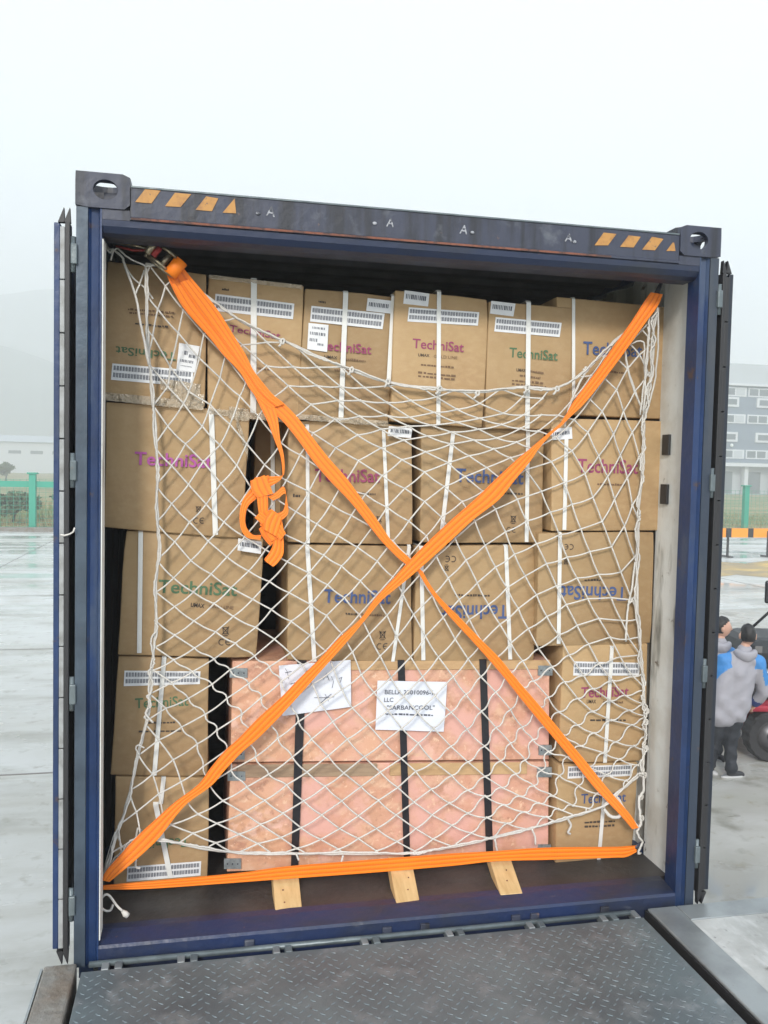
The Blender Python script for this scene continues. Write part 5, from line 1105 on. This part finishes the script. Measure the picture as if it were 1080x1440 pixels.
J = dict(pelvis=pm(1019, 1002), waist=pm(1022, 982, -0.01), chest=pm(1030, 945, 0.0), neck=pm(1040, 911, 0.01), headb=pm(1043, 900, 0.02), lsh=pm(1012, 930, 0.03), lel=pm(1001, 966, 0.14), lwr=pm(1004, 990, 0.30), rsh=pm(1059, 930, 0.0), rel=pm(1070, 972, 0.03), rwr=pm(1064, 991, 0.12),
         lhip=pm(1010, 1008), lkn=pm(1006, 1042, 0.06), lan=(-0.13, 0.12, 0.09), rhip=pm(1029, 1008), rkn=pm(1026, 1046, 0.02), ran=(0.045, -0.04, 0.09), hem=pm(1019, 1001, -0.01), foot_dir={'lan': (-0.35, 1.0), 'ran': (0.9, 0.25)})
person((pb.x, pb.y, G+0.004), 'person in a grey hooded jacket with blue shoulders and black trousers, seen from behind', lambda place, t: figure(place, t, J, pm(1044, 892, 0.02), math.radians(-8), ('jacket_grey', 'jacket_blue', 'navy')))
pb2 = atz(1004, 1068, G)
PM2 = pxm(pb2)
def pm2(px, py, y=0.0): return ((px-1002)/PM2, y, (1068-py)/PM2)
J2 = dict(pelvis=pm2(999, 980), waist=pm2(999, 965), chest=pm2(1000, 934), neck=pm2(1003, 900), headb=pm2(1005, 890), lsh=pm2(980, 918), lel=pm2(976, 950, -0.03), lwr=pm2(978, 978, -0.10), rsh=pm2(1017, 918), rel=pm2(1018, 950, -0.03), rwr=pm2(1010, 974, -0.14),
          lhip=pm2(990, 984), lkn=pm2(990, 1024), lan=(-0.10, 0.02, 0.09), rhip=pm2(1008, 984), rkn=pm2(1006, 1024), ran=(0.03, 0.0, 0.09), hem=pm2(999, 982), foot_dir={'lan': (0.2, -1), 'ran': (0.4, -1)})
person((pb2.x, pb2.y, G+0.004), 'person with navy collar and light blue shoulder, mostly hidden behind the right door', lambda place, t: figure(place, t, J2, pm2(1006, 881), math.radians(-100), ('jacket_grey', 'jacket_blue', 'navy')))

# ------------------------------------------------------------------ red tow tractor at the right edge
wp = atz(1086, 1074, G)
tv = thing('tow_tractor', (wp.x+0.5, wp.y+1.0, G), 'red and black tow tractor with a chunky tyre, cut off by the right edge', 'vehicle')
ox, oy = wp.x, wp.y
def TP(a, b, z): p = Vector((ox, oy, G+z))+RXV*a+Vector((FYV.x, FYV.y, 0))*b; return p     # a: right in the picture, b: away
def tbox(mb, a0, a1, b0, b1, z0, z1, m, bev=0.03, slope=0.0):
    P = [TP(a0+slope, b0, z1), TP(a1, b0, z1), TP(a1, b0, z0), TP(a0, b0, z0), TP(a0+slope, b1, z1), TP(a1, b1, z1), TP(a1, b1, z0), TP(a0, b1, z0)]; mb.bevelled(P, m, bev, 3)
mb = MB(); tbox(mb, -0.02, 1.9, 0.28, 1.35, 0.28, 0.66, 'red_paint', 0.05); tbox(mb, -0.36, -0.14, 0.30, 1.1, 0.30, 0.60, 'red_paint', 0.02, 0.14); mb.build('chassis', tv)
mb = MB(); tbox(mb, -0.22, 1.3, 0.34, 1.30, 1.02, 1.40, 'black_plastic', 0.16, 0.06); mb.build('seat_back', tv)
mb = MB(); tbox(mb, -0.12, 1.4, 0.33, 1.32, 0.665, 1.0, 'black_plastic', 0.04); mb.build('seat_base', tv)
mb = MB(); tbox(mb, -0.22, 1.5, 0.30, 1.34, 1.002, 1.018, 'trim_white', 0.004); mb.build('trim_strip', tv)
mb = MB(); tbox(mb, -0.30, 1.0, 0.02, 0.30, 0.60, 0.68, 'red_paint', 0.03); mb.build('fender', tv)
def wheel(a, b, r=0.31, w=0.2):
    mb = MB(); ax = Vector((FYV.x, FYV.y, 0)); c = TP(a, b, r)
    prof = [(0.55, 0), (0.62, 0.012), (0.93, 0.0), (1.0, 0.03), (1.0, w-0.03), (0.93, w), (0.55, w)]; N = 40; vs = []; fs = []
    for k in range(N):
        al = 2*math.pi*k/N; lug = 0.0 if k % 2 else 0.035
        for q_, (pr, pw) in enumerate(prof):
            rr = r*(pr-(lug if 2 <= q_ <= 5 else 0)); vs.append(c+RXV*(rr*math.cos(al))+Vector((0, 0, rr*math.sin(al)))+ax*pw)
    m_ = len(prof)
    for k in range(N):
        for j in range(m_-1): fs.append((k*m_+j, k*m_+j+1, ((k+1) % N)*m_+j+1, ((k+1) % N)*m_+j))
    mb.add(vs, fs, 'tyre'); ty = mb.build('tyre', tv)
    mb = MB(); mb.tube([c+ax*0.03, c+ax*(w-0.03)], r*0.56, 'rim', 24); mb.tube([c+ax*0.0, c+ax*0.035], r*0.2, 'dark_paint', 12); mb.build('rim', ty)
wheel(0.0, 0.0); wheel(1.4, 0.0); wheel(0.0, 1.38); wheel(1.4, 1.38)
mb = MB(); mb.tube([TP(0.95, 0.8, 0.66), TP(0.75, 0.8, 1.3), TP(0.72, 0.8, 1.62)], 0.025, 'black_plastic', 8); mb.build('steering_column', tv)
mb = MB(); mb.tube([TP(0.15, 1.25, 1.3), TP(0.46, 1.25, 1.6), TP(0.45, 1.22, 1.8)], 0.018, 'black_plastic', 8); mb.build('mirror_arm', tv)
mb = MB(); c = TP(0.02, 1.2, 1.86); tbox(mb, 0.36, 0.54, 1.16, 1.21, 1.72, 2.02, 'black_plastic', 0.03); mi = mb.build('mirror', tv)
mb = MB(); tbox(mb, 0.40, 0.52, 1.150, 1.1585, 1.76, 1.94, 'lamp_glass', 0.003); mb.build('mirror_glass', mi)

# ------------------------------------------------------------------ haze over the far background
if True:
    mb = MB(); mb.box((-700, -40, G-1.2), (700, 1250, 240), 'void'); hz = mb.build('haze'); tag(hz, 'pale rain mist over the yard and hills', 'haze', kind='stuff')
    hm = bpy.data.materials.new('haze'); hm.use_nodes = True; t = hm.node_tree; t.nodes.clear()
    o_ = t.nodes.new('ShaderNodeOutputMaterial'); pv = t.nodes.new('ShaderNodeVolumePrincipled'); pv.inputs['Color'].default_value = (0.97, 0.985, 1.0, 1); pv.inputs['Density'].default_value = 0.0028
    t.links.new(pv.outputs[0], o_.inputs['Volume']); hz.data.materials[0] = hm
S.cycles.volume_bounces = 4; S.cycles.max_bounces = 8
